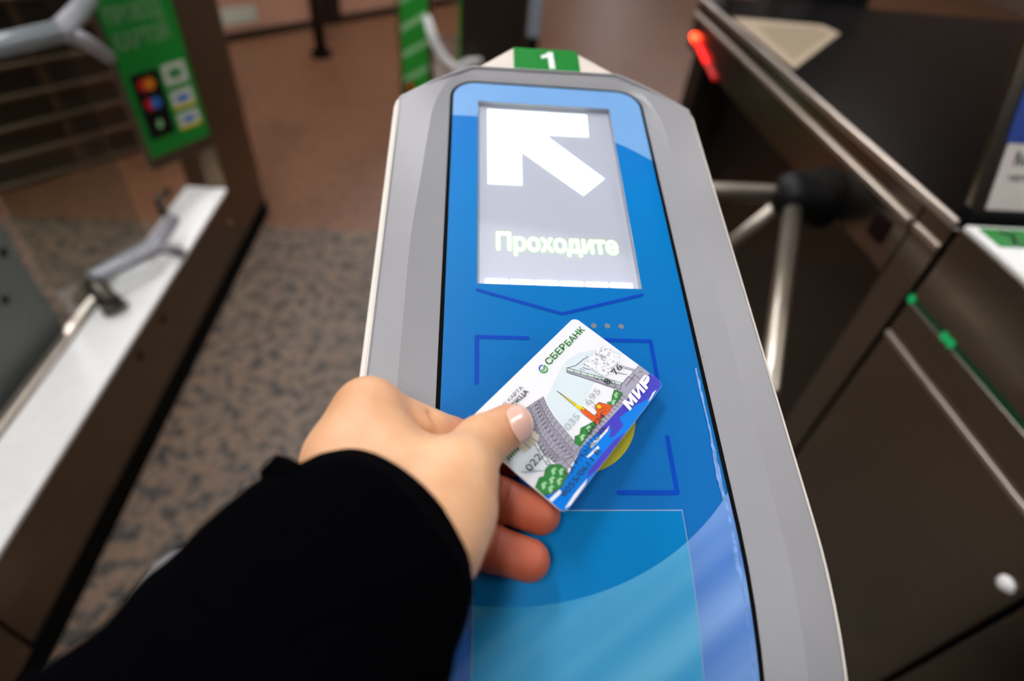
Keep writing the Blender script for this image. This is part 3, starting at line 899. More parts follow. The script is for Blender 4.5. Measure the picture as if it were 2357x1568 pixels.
def cone(P, a, b):
    """distance to a rounded cone between two joints"""
    A, B, ra, rb_ = JP[a], JP[b], JR[a], JR[b]
    d = B - A
    t = np.clip(((P - A) @ d) / (d @ d), 0, 1)
    return np.linalg.norm(P - (A + t[..., None] * d), axis=-1) - (ra + (rb_ - ra) * t)
def smin(a, b, k):
    h = np.clip(0.5 + 0.5 * (b - a) / k, 0, 1)
    return b * (1 - h) + a * h - k * h * (1 - h)
def ell(P, c, r):
    q = (P - np.array(c)) / np.array(r)
    l = np.linalg.norm(q, axis=-1)
    return (l - 1) * min(r)
def hand_sdf(P):
    d = cone(P, 'fore', 'wr_m')
    for a, b in (('wr_i', 'wr_m'), ('wr_m', 'wr_p'), ('wr_i', 'i_mcp'), ('wr_m', 'm_mcp'), ('wr_p', 'r_mcp'), ('wr_p', 'p_mcp'), ('i_mcp', 'm_mcp'), ('m_mcp', 'r_mcp'), ('r_mcp', 'p_mcp')):
        d = smin(d, cone(P, a, b), 9.0)
    th = smin(cone(P, 't_cmc', 't_mcp'), cone(P, 't_mcp', 't_ip'), 4.0)
    th = smin(th, cone(P, 't_ip', 't_tip'), 3.0)
    th = smin(th, cone(P, 'then', 't_mcp'), 5.0)
    d = smin(d, th, 9.0)
    # web of skin between thumb and index finger
    web = ell(P, (-16, 119, -179), (15, 13, 8))
    d = smin(d, web, 7.0)
    out = d
    for c in 'imrp':
        f = smin(cone(P, c + '_mcp', c + '_pip'), cone(P, c + '_pip', c + '_dip'), 2.5)
        f = smin(f, cone(P, c + '_dip', c + '_tip'), 2.5)
        out = np.minimum(out, smin(d, f, 3.6))
    return out

def surface_net(fn, lo, hi, h):
    """closed quad surface of fn = 0 on a regular grid"""
    ax = [np.arange(l, u + h, h) for l, u in zip(lo, hi)]
    X, Y, Z = np.meshgrid(*ax, indexing='ij')
    D = fn(np.stack([X, Y, Z], -1))
    s = D < 0
    nx, ny, nz = D.shape
    corners = [(i, j, k) for i in (0, 1) for j in (0, 1) for k in (0, 1)]
    cs = sum(s[i:nx - 1 + i, j:ny - 1 + j, k:nz - 1 + k].astype(int) for i, j, k in corners)
    cell = (cs > 0) & (cs < 8)
    idx = -np.ones(cell.shape, int)
    ii = np.argwhere(cell)
    idx[cell] = np.arange(len(ii))
    acc = np.zeros((len(ii), 3))
    cnt = np.zeros(len(ii))
    for a in corners:
        for b in corners:
            if sum(b) - sum(a) == 1 and sum(abs(p - q) for p, q in zip(a, b)) == 1:
                da = D[ii[:, 0] + a[0], ii[:, 1] + a[1], ii[:, 2] + a[2]]
                db = D[ii[:, 0] + b[0], ii[:, 1] + b[1], ii[:, 2] + b[2]]
                m = (da < 0) != (db < 0)
                t = np.where(m, da / np.where(m, da - db, 1), 0)
                p = np.array(a) + t[:, None] * (np.array(b) - np.array(a))
                acc[m] += p[m]
                cnt[m] += 1
    verts = (ii + acc / cnt[:, None]) * h + np.array(lo)
    faces = []
    for ax_ in range(3):
        o = [0, 0, 0]
        o[ax_] = 1
        s2 = s[o[0]:, o[1]:, o[2]:]
        s1 = s[:nx - o[0], :ny - o[1], :nz - o[2]]
        ed = np.argwhere(s1 != s2)
        u, v = [(1, 2), (2, 0), (0, 1)][ax_]
        ok = (ed[:, u] > 0) & (ed[:, v] > 0)
        ed = ed[ok]
        inside = s1[ed[:, 0], ed[:, 1], ed[:, 2]]
        def g(du, dv):
            e = ed.copy()
            e[:, u] += du
            e[:, v] += dv
            return idx[e[:, 0], e[:, 1], e[:, 2]]
        q = np.stack([g(-1, -1), g(0, -1), g(0, 0), g(-1, 0)], 1)
        q[~inside] = q[~inside][:, ::-1]
        faces.append(q)
    return verts, np.concatenate(faces)

HV, HF = surface_net(hand_sdf, (-66, 70, -228), (54, 166, -145), 0.9)
# relax the surface a little
for it in range(3):
    acc = np.zeros_like(HV)
    cnt = np.zeros(len(HV))
    for a, b in ((0, 1), (1, 2), (2, 3), (3, 0)):
        np.add.at(acc, HF[:, a], HV[HF[:, b]]); np.add.at(cnt, HF[:, a], 1)
        np.add.at(acc, HF[:, b], HV[HF[:, a]]); np.add.at(cnt, HF[:, b], 1)
    HV = HV * 0.5 + 0.5 * acc / cnt[:, None]
def grad(fn, P, e=0.4):
    g = np.stack([fn(P + np.eye(3)[i] * e) - fn(P - np.eye(3)[i] * e) for i in range(3)], -1)
    return g / (np.linalg.norm(g, axis=-1, keepdims=True) + 1e-9)
HN = grad(hand_sdf, HV)
CREASE = ((-9.5, 147.5, -181.5), (-4.0, 139.5, -186.0))
# creases over the thumb joint and soft tendons on the back of the hand
def along(a, b):
    d = JP[b] - JP[a]
    l = np.linalg.norm(d)
    t = (HV - JP[a]) @ d / l
    r = np.linalg.norm(HV - JP[a] - np.clip(t, -8, l + 8)[:, None] * d / l, axis=1)
    return t, r, l
t, r, l = along('t_ip', 't_tip')
near = np.exp(-np.maximum(0, r - 11.5) ** 2 / 4)
disp_ = np.zeros(len(HV))
for q, a in ((-6.0, .22), (-3.8, .35), (-2.0, .45), (-.4, .4), (1.4, .28), (3.0, .2)):
    disp_ -= a * near * np.exp(-((t - q) / 0.45) ** 2)
for c in 'mr':
    for jn, amt in (('dip', .4), ('pip', .3)):
        prev = {'dip': 'tip', 'pip': 'dip'}[jn]
        t, r, l = along(c + '_' + jn, c + '_' + prev)
        near = np.exp(-np.maximum(0, r - 10.5) ** 2 / 4)
        for q in (-1.6, 0.2, 1.7):
            disp_ -= amt * near * np.exp(-((t - q) / 0.5) ** 2)
ca, cb = np.array(CREASE[0]), np.array(CREASE[1])
tt = np.clip(((HV - ca) @ (cb - ca)) / ((cb - ca) @ (cb - ca)), 0, 1)
disp_ -= 2.0 * np.exp(-(np.linalg.norm(HV - ca - tt[:, None] * (cb - ca), axis=1) / 2.4) ** 2)
HV = HV + HN * disp_[:, None]
flush_shade = np.zeros(len(HV))  # weight of the redness and painted finger shade
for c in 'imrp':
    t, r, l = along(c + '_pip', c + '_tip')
    flush_shade = np.maximum(flush_shade, np.clip((t + 6) / 16, 0, 1) * np.exp(-np.maximum(0, r - 12) ** 2 / 10))
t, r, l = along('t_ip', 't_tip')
flush_shade = np.maximum(flush_shade, 0.35 * np.clip(t / 14, 0, 1) * np.exp(-np.maximum(0, r - 12) ** 2 / 10))
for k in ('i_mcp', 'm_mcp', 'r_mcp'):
    flush_shade = np.maximum(flush_shade, 0.22 * np.exp(-np.maximum(0, np.linalg.norm(HV - JP[k], axis=1) - 10) ** 2 / 40))

PAT = np.array([-30.5, 60.0, -170.0])
me = bpy.data.meshes.new('person')
me.from_pydata([tuple(p) for p in (HV - PAT) * S], [], [tuple(int(i) for i in f) for f in HF])
me.update()
at = me.attributes.new('flush_shade', 'FLOAT', 'POINT')
at.data.foreach_set('value', flush_shade.astype(np.float32))
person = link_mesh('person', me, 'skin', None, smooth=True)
person.location = (PAT[0] * S, PAT[1] * S, CZ + PAT[2] * S)
person['at'] = [float(v) for v in PAT]
person['label'] = 'bare left hand in a black sleeve, thumb and fingers pinching the bank card'
person['category'] = 'person'

# thumb nail laid on the curved thumb tip
ta = JP['t_tip'] - JP['t_ip']; ta /= np.linalg.norm(ta)
tn = -JP['t_tip'] / np.linalg.norm(JP['t_tip'])
tn = tn + np.array([0.30, -0.05, 0.0])
tn -= ta * (tn @ ta); tn /= np.linalg.norm(tn)
tb = np.cross(tn, ta)
def nail_patch(a0, a1, half, lift, n=14):
    mb = MB()
    rows = []
    for i in range(n + 1):
        for j in range(n + 1):
            s, q = -1 + 2 * j / n, i / n
            curve0 = a0 + 2.2 * s * s                    # rounded cuticle
            curve1 = a1 - 2.6 * s * s
            aa = curve0 + (curve1 - curve0) * q
            wdt = half * (0.88 + 0.16 * math.sin(q * math.pi))
            rows.append(JP['t_tip'] + ta * aa + tb * s * wdt + tn * 16)
    P = np.array(rows)
    for k in range(60):
        d = hand_sdf(P)
        P = P - tn * np.maximum(d - lift, 0)[:, None] * 0.9
    mb.v = [tuple(p) for p in P]
    for i in range(n):
        for j in range(n):
            a = i * (n + 1) + j
            mb.f.append((a, a + 1, a + n + 2, a + n + 1))
    return mb
nl = part('thumbnail', nail_patch(-6.6, 7.4, 6.9, 0.4), 'nail', person, smooth=True)
sol = nl.modifiers.new('thick', 'SOLIDIFY'); sol.thickness = 0.0006; sol.offset = -1

# black sleeve
rings = [((-20.8, 93.4, -174.8), 32.4, 23.5, (0.885, -0.376, -0.275)), ((-27.3, 81.8, -169.5), 38.0, 30, (0.895, -0.286, -0.18)),
         ((-35.5, 67.5, -166.0), 40.0, 32, (0.944, -0.282, -0.168)), ((-43.2, 51.9, -165.5), 40.0, 33, (0.944, -0.282, -0.168)),
         ((-54.4, 34.7, -166.2), 41.0, 35, (0.953, -0.255, -0.139)), ((-68.1, 14.4, -168.7), 45, 38, (0.953, -0.255, -0.139)),
         ((-119.1, -81.7, -192.1), 52, 46, (0.93, -0.3, -0.1)), ((-191.6, -197.5, -240.0), 60, 54, (0.9, -0.4, -0.1))]
def sleeve_mesh(rs, fold, wall=1.6, seg=48):
    cs = np.array([r_[0] for r_ in rs], float)
    n = len(rs)
    loops = []
    M_ = 7
    for i in range((n - 1) * M_ + 1):
        k = min(n - 2, i // M_); q = (i - k * M_) / M_
        c = cs[k] * (1 - q) + cs[k + 1] * q
        ax = cs[min(k + 1, n - 1)] - cs[max(k - 0, 0)]
        if 0 < k:
            a0 = cs[k + 1] - cs[k - 1]; a1 = cs[min(k + 2, n - 1)] - cs[k]
            ax = a0 * (1 - q) + a1 * q
        else:
            ax = (cs[1] - cs[0]) * (1 - q) + (cs[2] - cs[0]) * q
        if k == 0:      # the cuff opening is tilted: its near rim leans away from the wrist
            base = np.array([-0.45, -0.66, 0.33])
            ax = base * (1 - q) + ax / np.linalg.norm(ax) * q
        ax /= np.linalg.norm(ax)
        w1 = rs[k][1] * (1 - q) + rs[k + 1][1] * q
        w2 = rs[k][2] * (1 - q) + rs[k + 1][2] * q
        e1 = np.array(rs[k][3]) * (1 - q) + np.array(rs[k + 1][3]) * q
        e1 -= ax * (e1 @ ax); e1 /= np.linalg.norm(e1)
        e2 = np.cross(e1, ax)
        if e2[2] < 0:
            e2 = -e2
        loops.append((c, e1, e2, w1, w2, i))
    mb = MB()
    def pts(l, inset):
        c, e1, e2, w1, w2, i = l
        out = []
        for k in range(seg):
            a = 2 * math.pi * k / seg
            f = fold * min(1, i / 6) * (math.sin(3 * a + i * .55) + .6 * math.sin(5 * a - i * .4 + 1) + .7 * math.sin(i * .9 + 2 * a))
            out.append(tuple(c + e1 * math.cos(a) * (w1 + f - inset) + e2 * math.sin(a) * (w2 + f - inset)))
        return out
    for l in loops:
        mb.v += pts(l, 0)
    L = len(loops)
    for i in range(L - 1):
        for k in range(seg):
            k2 = (k + 1) % seg
            mb.f.append((i * seg + k, i * seg + k2, (i + 1) * seg + k2, (i + 1) * seg + k))
    b0 = len(mb.v)
    inner = [0, 1, 3, 6, 10]
    for j in inner:
        mb.v += pts(loops[j], wall + .5 * (j > 0))
    for k in range(seg):
        k2 = (k + 1) % seg
        mb.f.append((k2, k, b0 + k, b0 + k2))
        for j in range(len(inner) - 1):
            mb.f.append((b0 + j * seg + k2, b0 + j * seg + k, b0 + (j + 1) * seg + k, b0 + (j + 1) * seg + k2))
    mb.f.append(tuple((L - 1) * seg + k for k in range(seg)))
    return mb
sl = part('coat_sleeve', sleeve_mesh(rings, 0.7), 'cloth', person, smooth=True, label='black cloth sleeve with a plain cuff')
# strap tab standing off the sleeve
mb = MB().tube([(-24, 83, -150), (-40, 88.5, -151.5), (-48, 93, -150), (-50.5, 97.5, -146.5), (-49.5, 99.5, -145)], [9, 9, 8, 6.5, 3.5], 14)
part('sleeve_strap', mb, 'cloth2', sl, smooth=True)
mb = MB().tube([(-42, 73, -160), (-54, 78, -160), (-62, 76, -162), (-64, 67, -164), (-58, 50, -166)], [12, 12, 10, 10, 14], 14)
part('sleeve_fold', mb, 'cloth2', sl, smooth=True)

# the person's unseen coat and trousers, added behind the camera for shade and reflections
mb = MB()
secs = [(-560, 0, -430, 190, 130), (-300, 0, -430, 200, 135), (-100, 0, -425, 205, 130), (60, 0, -425, 215, 120), (150, 0, -430, 190, 95), (190, 0, -435, 90, 70), (240, 0, -430, 60, 60)]
sg_ = 32
for z, x, y, a, b in secs:
    mb.v += [(x - 30 + a * math.cos(2 * math.pi * k / sg_), y + 60 + b * math.sin(2 * math.pi * k / sg_), z) for k in range(sg_)]
for i in range(len(secs) - 1):
    mb.f += [(i * sg_ + k, i * sg_ + (k + 1) % sg_, (i + 1) * sg_ + (k + 1) % sg_, (i + 1) * sg_ + k) for k in range(sg_)]
mb.f += [tuple(range(sg_))[::-1], tuple((len(secs) - 1) * sg_ + k for k in range(sg_))]
part('coat', mb, 'cloth2', person, smooth=True, label='long black coat, unseen, added for its shade and reflection')
part('unseen_coat_arm', MB().tube([(-191, -195, -240), (-215, -270, -150), (-235, -380, 20), (-200, -430, 110)], [60, 68, 74, 60], 24), 'cloth2', person, smooth=True)
for x in (-150, 30):
    part('unseen_trouser_leg', MB().tube([(x, -430, -540), (x, -425, -850), (x, -420, FL)], [92, 78, 62], 24), 'cloth2', person, smooth=True)

# ================================================================== LEFT: GLASS GATE
gate = thing('glass_gate_turnstile', 'low steel gate plinth with white top, grey clamps and tall green sticker post', 'turnstile', (-810, 1000, FL))
XL = -743.0
part('plinth', MB().box(-880, XL, 398, 1667, FL + 62, -966), 'steel_brown', gate, bevel=2)
part('plinth', MB().box(-880, XL + 3, -300, 390, FL + 62, -966), 'steel_brown', gate, bevel=2)
part('skirting', MB().box(-872, XL + 4, -300, 1955, FL, FL + 60), 'blackgap', gate)
part('white_top', MB().box(-864, XL + 2, -300, 1665, -966, -955), 'white_top', gate, bevel=2)
part('rail', MB().box(-890, -868, -300, 1110, -972, -944), 'steel_edge', gate, bevel=4)
for y, z in ((1109, -1014), (975, -1011)):
    part('plug', MB().tube([(XL - 2, y, z), (XL + 2, y, z)], 11, 16), 'black', gate)
part('screw', MB().tube([(XL - 2, 1625, -1055), (XL + 3, 1625, -1055)], 8, 16), 'steel_edge', gate)
part('tower', MB().prism([(XL, 1670), (XL, 1962), (-905, 1962), (-905, 1760), (-800, 1670)], FL + 62, 200), 'steel_brown', gate, bevel=3)
LD = np.array([0.5, 0.866, 0]); LNn = np.array([0.866, -0.5, 0])
base = np.array([XL, 1667, 0.])
part('sticker_panel', MB().obox(base - LD * 200 - LNn * 26 + np.array([0, 0, -818]), LD * 200, LNn * 24, (0, 0, 1018)), 'steel', gate, bevel=2)
def leaf(name, pts, m, off, parent=gate):
    """flat print on the sticker panel; pts are (distance from the hinge, height)"""
    mb = MB()
    mb.v = [tuple(base - LD * s + LNn * off + np.array([0, 0, z])) for s, z in pts]
    mb.f = [tuple(range(len(pts)))]
    return part(name, mb, m, parent)
stk = leaf('green_sticker', [(195, -782), (1, -782), (1, 120), (195, 120)], 'green', -1.2)
leaf('black_label', [(178, -738), (102, -738), (96, -572), (176, -572)], 'black', -0.9, stk)
def disc(name, s, z, r, m, off):
    leaf(name, [(s - r * math.cos(a), z + r * math.sin(a)) for a in np.linspace(0, 2 * math.pi, 24)[:-1]], m, off, stk)
for z, a, b in ((-602, 'c_red', 'c_amber'), (-650, 'c_red', 'c_sky')):
    disc('card_mark', 148, z, 15, a, -0.7)
    disc('card_mark', 130, z, 15, b, -0.6)
leaf('contactless_mark', [(148, -712), (136, -716), (130, -700), (138, -690), (146, -696)], 'pale_green_ink', -0.7, stk)
for z0, z1 in ((-622, -570), (-684, -638), (-740, -696)):
    w_ = leaf('pale_label', [(86, z0), (16, z0), (16, z1), (86, z1)], 'notice', -0.9, stk)
    leaf('label_mark', [(70, z0 + 14), (32, z0 + 14), (32, z1 - 14), (70, z1 - 14)], 'c_green' if z0 == -622 else 'c_sky', -0.7, stk)
    if z0 != -622:
        leaf('label_mark', [(86, z0), (16, z0), (16, z0 + 8), (86, z0 + 8)], 'c_yellow', -0.7, stk)
for i, wd in enumerate(('ОПЛАТИ', 'ПРОЕЗД', 'КАРТОЙ')):
    v, f = text2d(wd, 34, 0.09, 150)
    mb = MB().add([tuple(base - LD * (182 - x) + LNn * -0.8 + np.array([0, 0, -400 - 56 * i + z])) for x, z in v], f)
    part('lettering', mb, 'pale_green_ink', stk)
# clamps of the glass leaf
def clamp(pts, arm2, foot, m='grey_clamp', parent=gate, r=20):
    c = part('clamp', MB().tube(pts, [r * .9, r, r * 1.05, r * .9], 12), m, parent, smooth=True)
    part('clamp_arm', MB().tube([pts[2], (np.array(pts[2]) + np.array(arm2)) / 2 + np.array([0, 0, 8]), arm2], [r * .9, r * .8, r * .7], 12), m, c, smooth=True)
    if foot is not None:
        part('clamp_foot', MB().tube([pts[0], (np.array(pts[0]) * .5 + np.array(foot) * .5), foot], [r * .9, r * 1.1, r * 1.5], 12), 'steel_dark', c, smooth=True)
    return c
clamp([(-855, 1098, -882), (-812, 1170, -888), (-777, 1237, -892), (-776, 1372, -890)], (-748, 1306, -950), (-812, 1070, -955))
clamp([(-880, 1090, -398), (-836, 1190, -400), (-797, 1273, -402), (-842, 1490, -398)], (-790, 1390, -486), None)
g0, g1 = np.array([-896., 1030, 0]), np.array([-790., 1252, 0])
gn = np.array([.9, -.43, 0])
part('glass_leaf', MB().obox(g0 + np.array([0, 0, -945]), g1 - g0, gn * 10, (0, 0, 900)), 'gate_glass', gate)
part('hinge_knob', MB().tube([(-868, 1500, -955), (-868, 1500, -905), (-850, 1540, -900)], [14, 12, 10], 10), 'steel_dark', gate, smooth=True)

# steel side panel standing past the plinth
sp = thing('steel_side_panel', 'dull green-grey steel panel with two screws at the left picture edge', 'panel', (-930, 600, FL))
part('sheet', MB().box(-972, -912, -300, 1022, FL, -430), 'painted', sp, bevel=3)
for y, z in ((990, -736), (930, -809)):
    part('screw', MB().tube([(-916, y, z), (-909, y, z)], 9, 12), 'black', sp)

# louvred steel cabinet seen behind the gate
az = math.radians(49)
LU = np.array([math.cos(az), math.sin(az), 0]); LQ = np.array([math.sin(az), -math.cos(az), 0])
lp = np.array([-1722., 2003, 0])
lv = thing('louvred_cabinet', 'brown steel cabinet with horizontal slats behind the green sticker post', 'cabinet', lp + LU * 200 + np.array([0, 0, FL]))
part('body', MB().obox(lp - LU * 500 - LQ * 240 + np.array([0, 0, FL]), LU * 1500, LQ * 225, (0, 0, 1000)), 'steel_dark', lv)
for k in range(10):
    z = FL + 8 + 98 * k
    part('slat', MB().obox(lp - LU * 500 - LQ * 16 + np.array([0, 0, z]), LU * 1500, LQ * 26, (0, 0, 18)), 'steel_brown', lv, bevel=3)
for s in (-330, 285, 900):
    part('upright', MB().obox(lp + LU * s - LQ * 16 + np.array([0, 0, FL]), LU * 30, LQ * 20, (0, 0, 1000)), 'steel_brown', lv)

# ================================================================== RIGHT: TRIPOD TURNSTILE
XR = 650.0
tp_ = thing('tripod_turnstile', 'brown steel tripod turnstile with black hub, chrome bars and red light right of the reader', 'turnstile', (800, 1200, FL))
part('upper_body', MB().box(XR + 3, 1900, 684, 1795, -484, -354), 'steel', tp_, bevel=2)
part('top_plate', MB().box(XR - 1, 1900, 615, 1800, -356, -350), 'polished', tp_)
part('top_edge', MB().box(XR - 5, XR + 3, 615, 1800, -362, -349), 'steel_edge', tp_, bevel=2.5)
part('trim_line', MB().box(XR - 3, XR + 4, 690, 1795, -401, -391), 'steel_edge', tp_, bevel=2)
part('lower_body', MB().box(775, 1900, 684, 1795, FL, -484), 'steel_dark', tp_)
part('end_post', MB().box(XR, 1900, 616, 678, FL, -362), 'steel', tp_, bevel=2)
part('end_wall', MB().box(XR + 30, 775, 1700, 1795, FL, -484), 'steel_dark', tp_)
part('trim_line', MB().box(XR - 4, XR + 3, 618, 676, -399, -389), 'steel_edge', tp_, bevel=2)
part('lit_panel', MB().prism([(668, 1190), (915, 1490), (900, 1556), (662, 1562)], -349.8, -347), 'beige_lit', tp_, bevel=1)
part('lit_panel_inset', MB().prism([(684, 1235), (880, 1476), (870, 1525), (700, 1500)], -347.2, -346.6), 'beige_in', tp_)
part('sensor_window', MB().box(XR - 1, XR + 6, 716, 756, -456, -416), 'dark_red', tp_, bevel=3)
hub = np.array([590., 885, -467])
hx = np.array([1., .12, -.12]); hx /= np.linalg.norm(hx)
hb = part('hub', MB().tube([hub - hx * 40, hub - hx * 36, hub - hx * 22, hub, hub + hx * 30, hub + hx * 58], [8, 24, 37, 43, 45, 56], 24), 'black', tp_, smooth=True)
for d in ((-1, 0, 0), (-.358, -.893, -.273), (-.10, .50, -.86)):
    d = np.array(d); d = d / np.linalg.norm(d)
    ln = 385 if d[0] == -1 else 420
    part('bar', MB().tube([hub + d * 22, hub + d * (ln - 8), hub + d * ln], [15, 15, 11], 18), 'chrome', tp_, smooth=True)
part('light_strip', MB().tube([(XR - 3, 1722, -449), (XR - 3, 1660, -459), (XR - 3, 1600, -469)], 5.5, 10), 'red', tp_)
part('light_strip', MB().tube([(XR - 2, 1600, -469), (XR - 2, 1520, -483)], 5, 10), 'red_dim', tp_)
part('indicator_lamp', MB().tube([(XR - 2, 1752, -444), (XR - 2, 1722, -449)], 8.5, 12), 'red_hot', tp_)

# near cabinet in front of it
nc = thing('steel_validator_cabinet', 'large brown steel cabinet with green light line in the lower right corner', 'cabinet', (800, 250, FL))
part('side_sheet', MB().box(XR, 980, 236, 607, FL, -540), 'steel', nc, bevel=2)
part('side_sheet', MB().box(XR, 980, -300, 228, FL, -540), 'steel', nc, bevel=2)
part('upper_sheet', MB().box(XR, 980, -300, 607, -532, -478), 'steel', nc, bevel=2)
part('upper_sheet', MB().box(XR, 980, -300, 607, -468, -356), 'steel', nc, bevel=2)
part('seam', MB().box(XR + 8, 980, -300, 612, FL, -360), 'blackgap', nc)
part('trim_line', MB().box(XR - 3, XR + 4, -300, 606, -543, -534), 'steel_edge', nc, bevel=2)
part('light_slot', MB().box(XR + 1, XR + 9, -300, 607, -478, -468), 'green_slot', nc)
for y in (604, 525, 512):
    part('light_dot', MB().tube([(XR - 1, y, -473), (XR + 5, y, -473)], 6.5, 12), 'green_led', nc)
part('white_top', MB().box(XR + 2, 980, -300, 606, -356, -350), 'white_top', nc, bevel=1.5)
part('number_plate', MB().box(664, 980, 557, 598, -351, -348.6), 'green', nc)
v, f = text2d('2', 31, 0.03)
part('numeral', MB().add([(684 + x, 562 + y, -348.3) for x, y in v], f), 'white_ink', nc)
part('screw', MB().tube([(XR - 9, 255, -620), (XR - 6, 255, -620), (XR, 255, -620), (XR + 3, 255, -620)], [3, 8, 11, 11], 16), 'white_top', nc, smooth=True)

# printed board leaning behind that cabinet
ib = thing('information_board', 'pale leaning board with blue block and dark print at the right picture edge', 'sign', (820, 640, -350))
bt = math.radians(67)
BU = np.array([0, math.cos(bt), math.sin(bt)]); BN = np.array([0, -math.sin(bt), math.cos(bt)])
bo = np.array([659., 619, -340])
part('foot_bar', MB().box(657, 980, 609, 634, -349.5, -335), 'blackgap', ib)
part('frame', MB().obox(bo, (320, 0, 0), BU * 420, BN * -12), 'steel', ib, bevel=2)
part('sheet', MB().obox(bo + np.array([20, 0, 0]) + BU * 6 + BN * .5, (300, 0, 0), BU * 410, BN * .6), 'board', ib)
part('blue_block', MB().obox(bo + np.array([16, 0, 0]) + BU * 88 + BN * 1.2, (290, 0, 0), BU * 200, BN * .5), 'board_blue', ib)
for i, (h_, m_, wd, sz) in enumerate(((62, 'board_ink', 'МЕТРО', 17), (44, 'board_ink', 'карта', 8))):
    v, f = text2d(wd, sz, 0.03)
    part('lettering', MB().add([tuple(bo + np.array([36 + x, 0, 0]) + BU * (h_ + y) + BN * 1.5) for x, y in v], f), m_, ib)

# ================================================================== BACKGROUND
# partition of rosy panels in a dark frame, set across the hall
az = math.radians(44.5)
WU = np.array([math.cos(az), math.sin(az), 0]); WN = np.array([math.sin(az), -math.cos(az), 0])
wp = np.array([-1473., 3918, 0])
pt = thing('partition', 'rosy stone partition in a dark metal frame across the back of the hall', 'partition', wp + WU * 600 + np.array([0, 0, FL]))
part('bottom_rail', MB().obox(wp - WU * 1200 + np.array([0, 0, FL]), WU * 3600, WN * 40, (0, 0, 48)), 'dark_frame', pt)
for s0, s1 in ((-1200, -660), (-600, 580), (800, 1520), (1580, 2400)):
    part('stone_panel', MB().obox(wp + WU * s0 + WN * 6 + np.array([0, 0, FL + 48]), WU * (s1 - s0), WN * 20, (0, 0, 1500)), 'pink', pt)
for s, wdt in ((-660, 60), (580, 90), (690, 110), (1520, 60)):
    part('post', MB().obox(wp + WU * s + WN * 2 + np.array([0, 0, FL]), WU * wdt, WN * 46, (0, 0, 1548)), 'dark_frame', pt)
part('notice', MB().obox(wp + WU * -20 + WN * 27 + np.array([0, 0, -1128]), WU * 225, WN * 1.5, (0, 0, 90)), 'notice', pt)

ps = thing('barrier_post', 'thin dark barrier post with round foot on the brown floor', 'post', (-878, 3759, FL))
part('pole', MB().tube([(-878, 3759, FL + 20), (-878, 3759, -250)], 34, 18), 'dark_frame', ps, smooth=True)
part('foot', MB().tube([(-878, 3759, FL), (-878, 3759, FL + 22), (-878, 3759, FL + 40)], [62, 62, 40], 24), 'blackgap', ps, smooth=False)

# another gate further down the hall
g2 = thing('far_gate_turnstile', 'distant steel gate post with striped green film and white clamp behind the reader', 'turnstile', (0, 2600, FL))
part('tower', MB().box(-262, -148, 2402, 2700, FL, 120), 'steel_brown', g2, bevel=3)
gf = part('green_film', MB().box(-250, -150, 2396, 2401, FL + 250, 60), 'green_dim', g2)
for k in range(9):
    z = -960 + 95 * k
    part('film_stripe', MB().add([(-250, 2395.4, z), (-150, 2395.4, z + 60), (-150, 2395.4, z + 84), (-250, 2395.4, z + 24)], [(0, 1, 2, 3)]), 'pale_green_ink', gf)
part('card_mark', MB().box(-243, -205, 2393, 2396, -905, -850), 'black', gf)
part('card_mark', MB().tube([(-222, 2392.5, -872), (-222, 2393.5, -872)], 12, 16), 'c_amber', gf)
part('body', MB().box(-30, 212, 2440, 3000, FL, 0), 'steel_dark', g2, bevel=3)
part('body', MB().box(214, 262, 2470, 3000, FL, -180), 'steel_brown', g2, bevel=3)
part('edge_trim', MB().box(-33, -26, 2432, 2440, FL, 0), 'green_dim', g2)
part('base', MB().box(-150, 290, 2430, 3100, FL, -870), 'steel', g2, bevel=3)
c = part('clamp', MB().tube([(-152, 2390, -610), (-128, 2390, -690), (-92, 2390, -752), (-40, 2390, -790), (20, 2390, -800)], [16, 20, 20, 16, 14], 12), 'white_clamp', g2, smooth=True)
part('clamp_arm', MB().tube([(-40, 2390, -790), (10, 2390, -760), (60, 2400, -755)], [14, 13, 12], 12), 'white_clamp', c, smooth=True)
pb = thing('grey_barrier_bar', 'slim grey upright bar with dark end just above the green number plate', 'post', (262, 2340, FL))
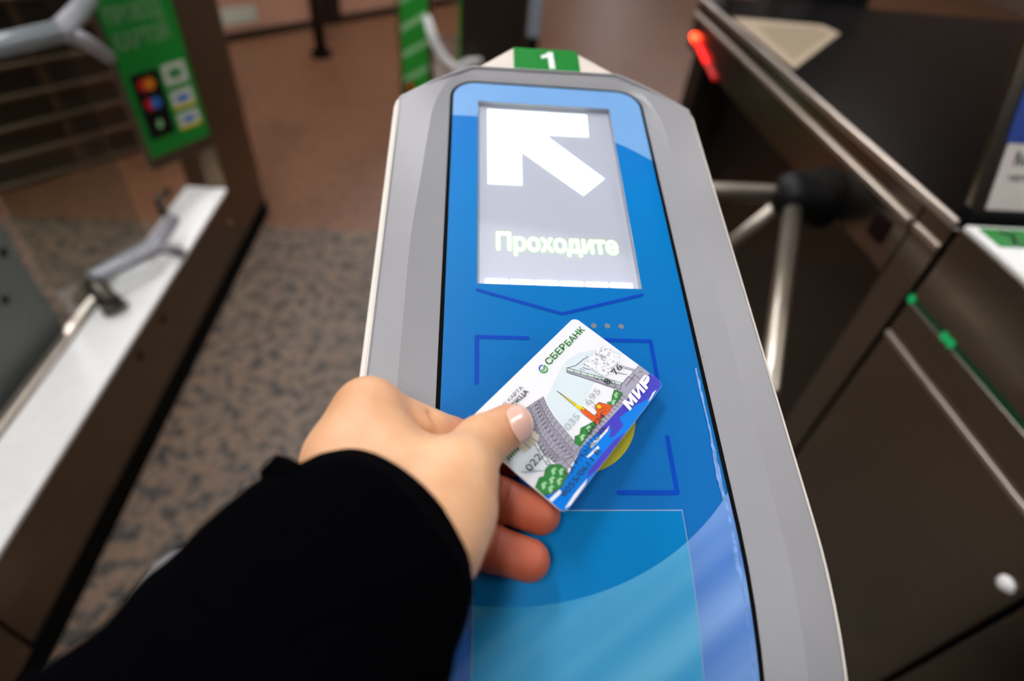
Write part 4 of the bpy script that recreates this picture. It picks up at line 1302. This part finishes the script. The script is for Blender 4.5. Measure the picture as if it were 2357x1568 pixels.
part('bar', MB().box(226, 274, 2330, 2350, -640, 200), 'slate', pb, bevel=4)
part('dark_end', MB().box(228, 272, 2332, 2348, FL, -640), 'black', pb, bevel=4)

# dark posts beyond the tripod turnstile
for i, (x0, x1, lb) in enumerate(((985, 1030, 'slim dark post beyond the red light at the top edge'), (1190, 1250, 'middle dark post at the top edge beyond the lit panel'), (1360, 1600, 'wide black cabinet at the top edge beyond the lit panel'))):
    o = solo('hall_post' if i < 2 else 'black_cabinet', MB().box(x0, x1, 2500, 2560 if i < 2 else 3000, FL, 100), 'dark_frame' if i < 2 else 'black', ((x0 + x1) / 2, 2530, FL), lb, 'post' if i < 2 else 'cabinet', bevel=4)

# shoe of the person on the floor by the plinth
sh = thing('shoe', 'pale grey shoe on the granite floor, mostly hidden behind the black sleeve', 'shoe', (-560, 480, FL))
def shoe_loft(secs, seg=20):
    mb = MB()
    for (y, x, w_, z0, z1) in secs:
        for k in range(seg):
            a = 2 * math.pi * k / seg
            mb.v.append((x + w_ * math.copysign(abs(math.cos(a)) ** .7, math.cos(a)), y, (z0 + z1) / 2 + (z1 - z0) / 2 * math.copysign(abs(math.sin(a)) ** .7, math.sin(a))))
    for i in range(len(secs) - 1):
        for k in range(seg):
            k2 = (k + 1) % seg
            mb.f.append((i * seg + k, i * seg + k2, (i + 1) * seg + k2, (i + 1) * seg + k))
    mb.f.append(tuple(range(seg)))
    mb.f.append(tuple((len(secs) - 1) * seg + k for k in range(seg))[::-1])
    return mb
part('upper', shoe_loft([(310, -575, 30, FL + 22, FL + 95), (380, -573, 36, FL + 20, FL + 110), (450, -569, 40, FL + 20, FL + 85), (510, -565, 44, FL + 20, FL + 62), (555, -563, 38, FL + 20, FL + 50), (580, -563, 20, FL + 22, FL + 38)]), 'shoe', sh, smooth=True)
part('sole', shoe_loft([(302, -575, 34, FL, FL + 24), (380, -573, 38, FL, FL + 24), (510, -565, 47, FL, FL + 24), (560, -563, 41, FL, FL + 24), (588, -563, 22, FL + 2, FL + 22)]), 'shoe_sole', sh, smooth=True)
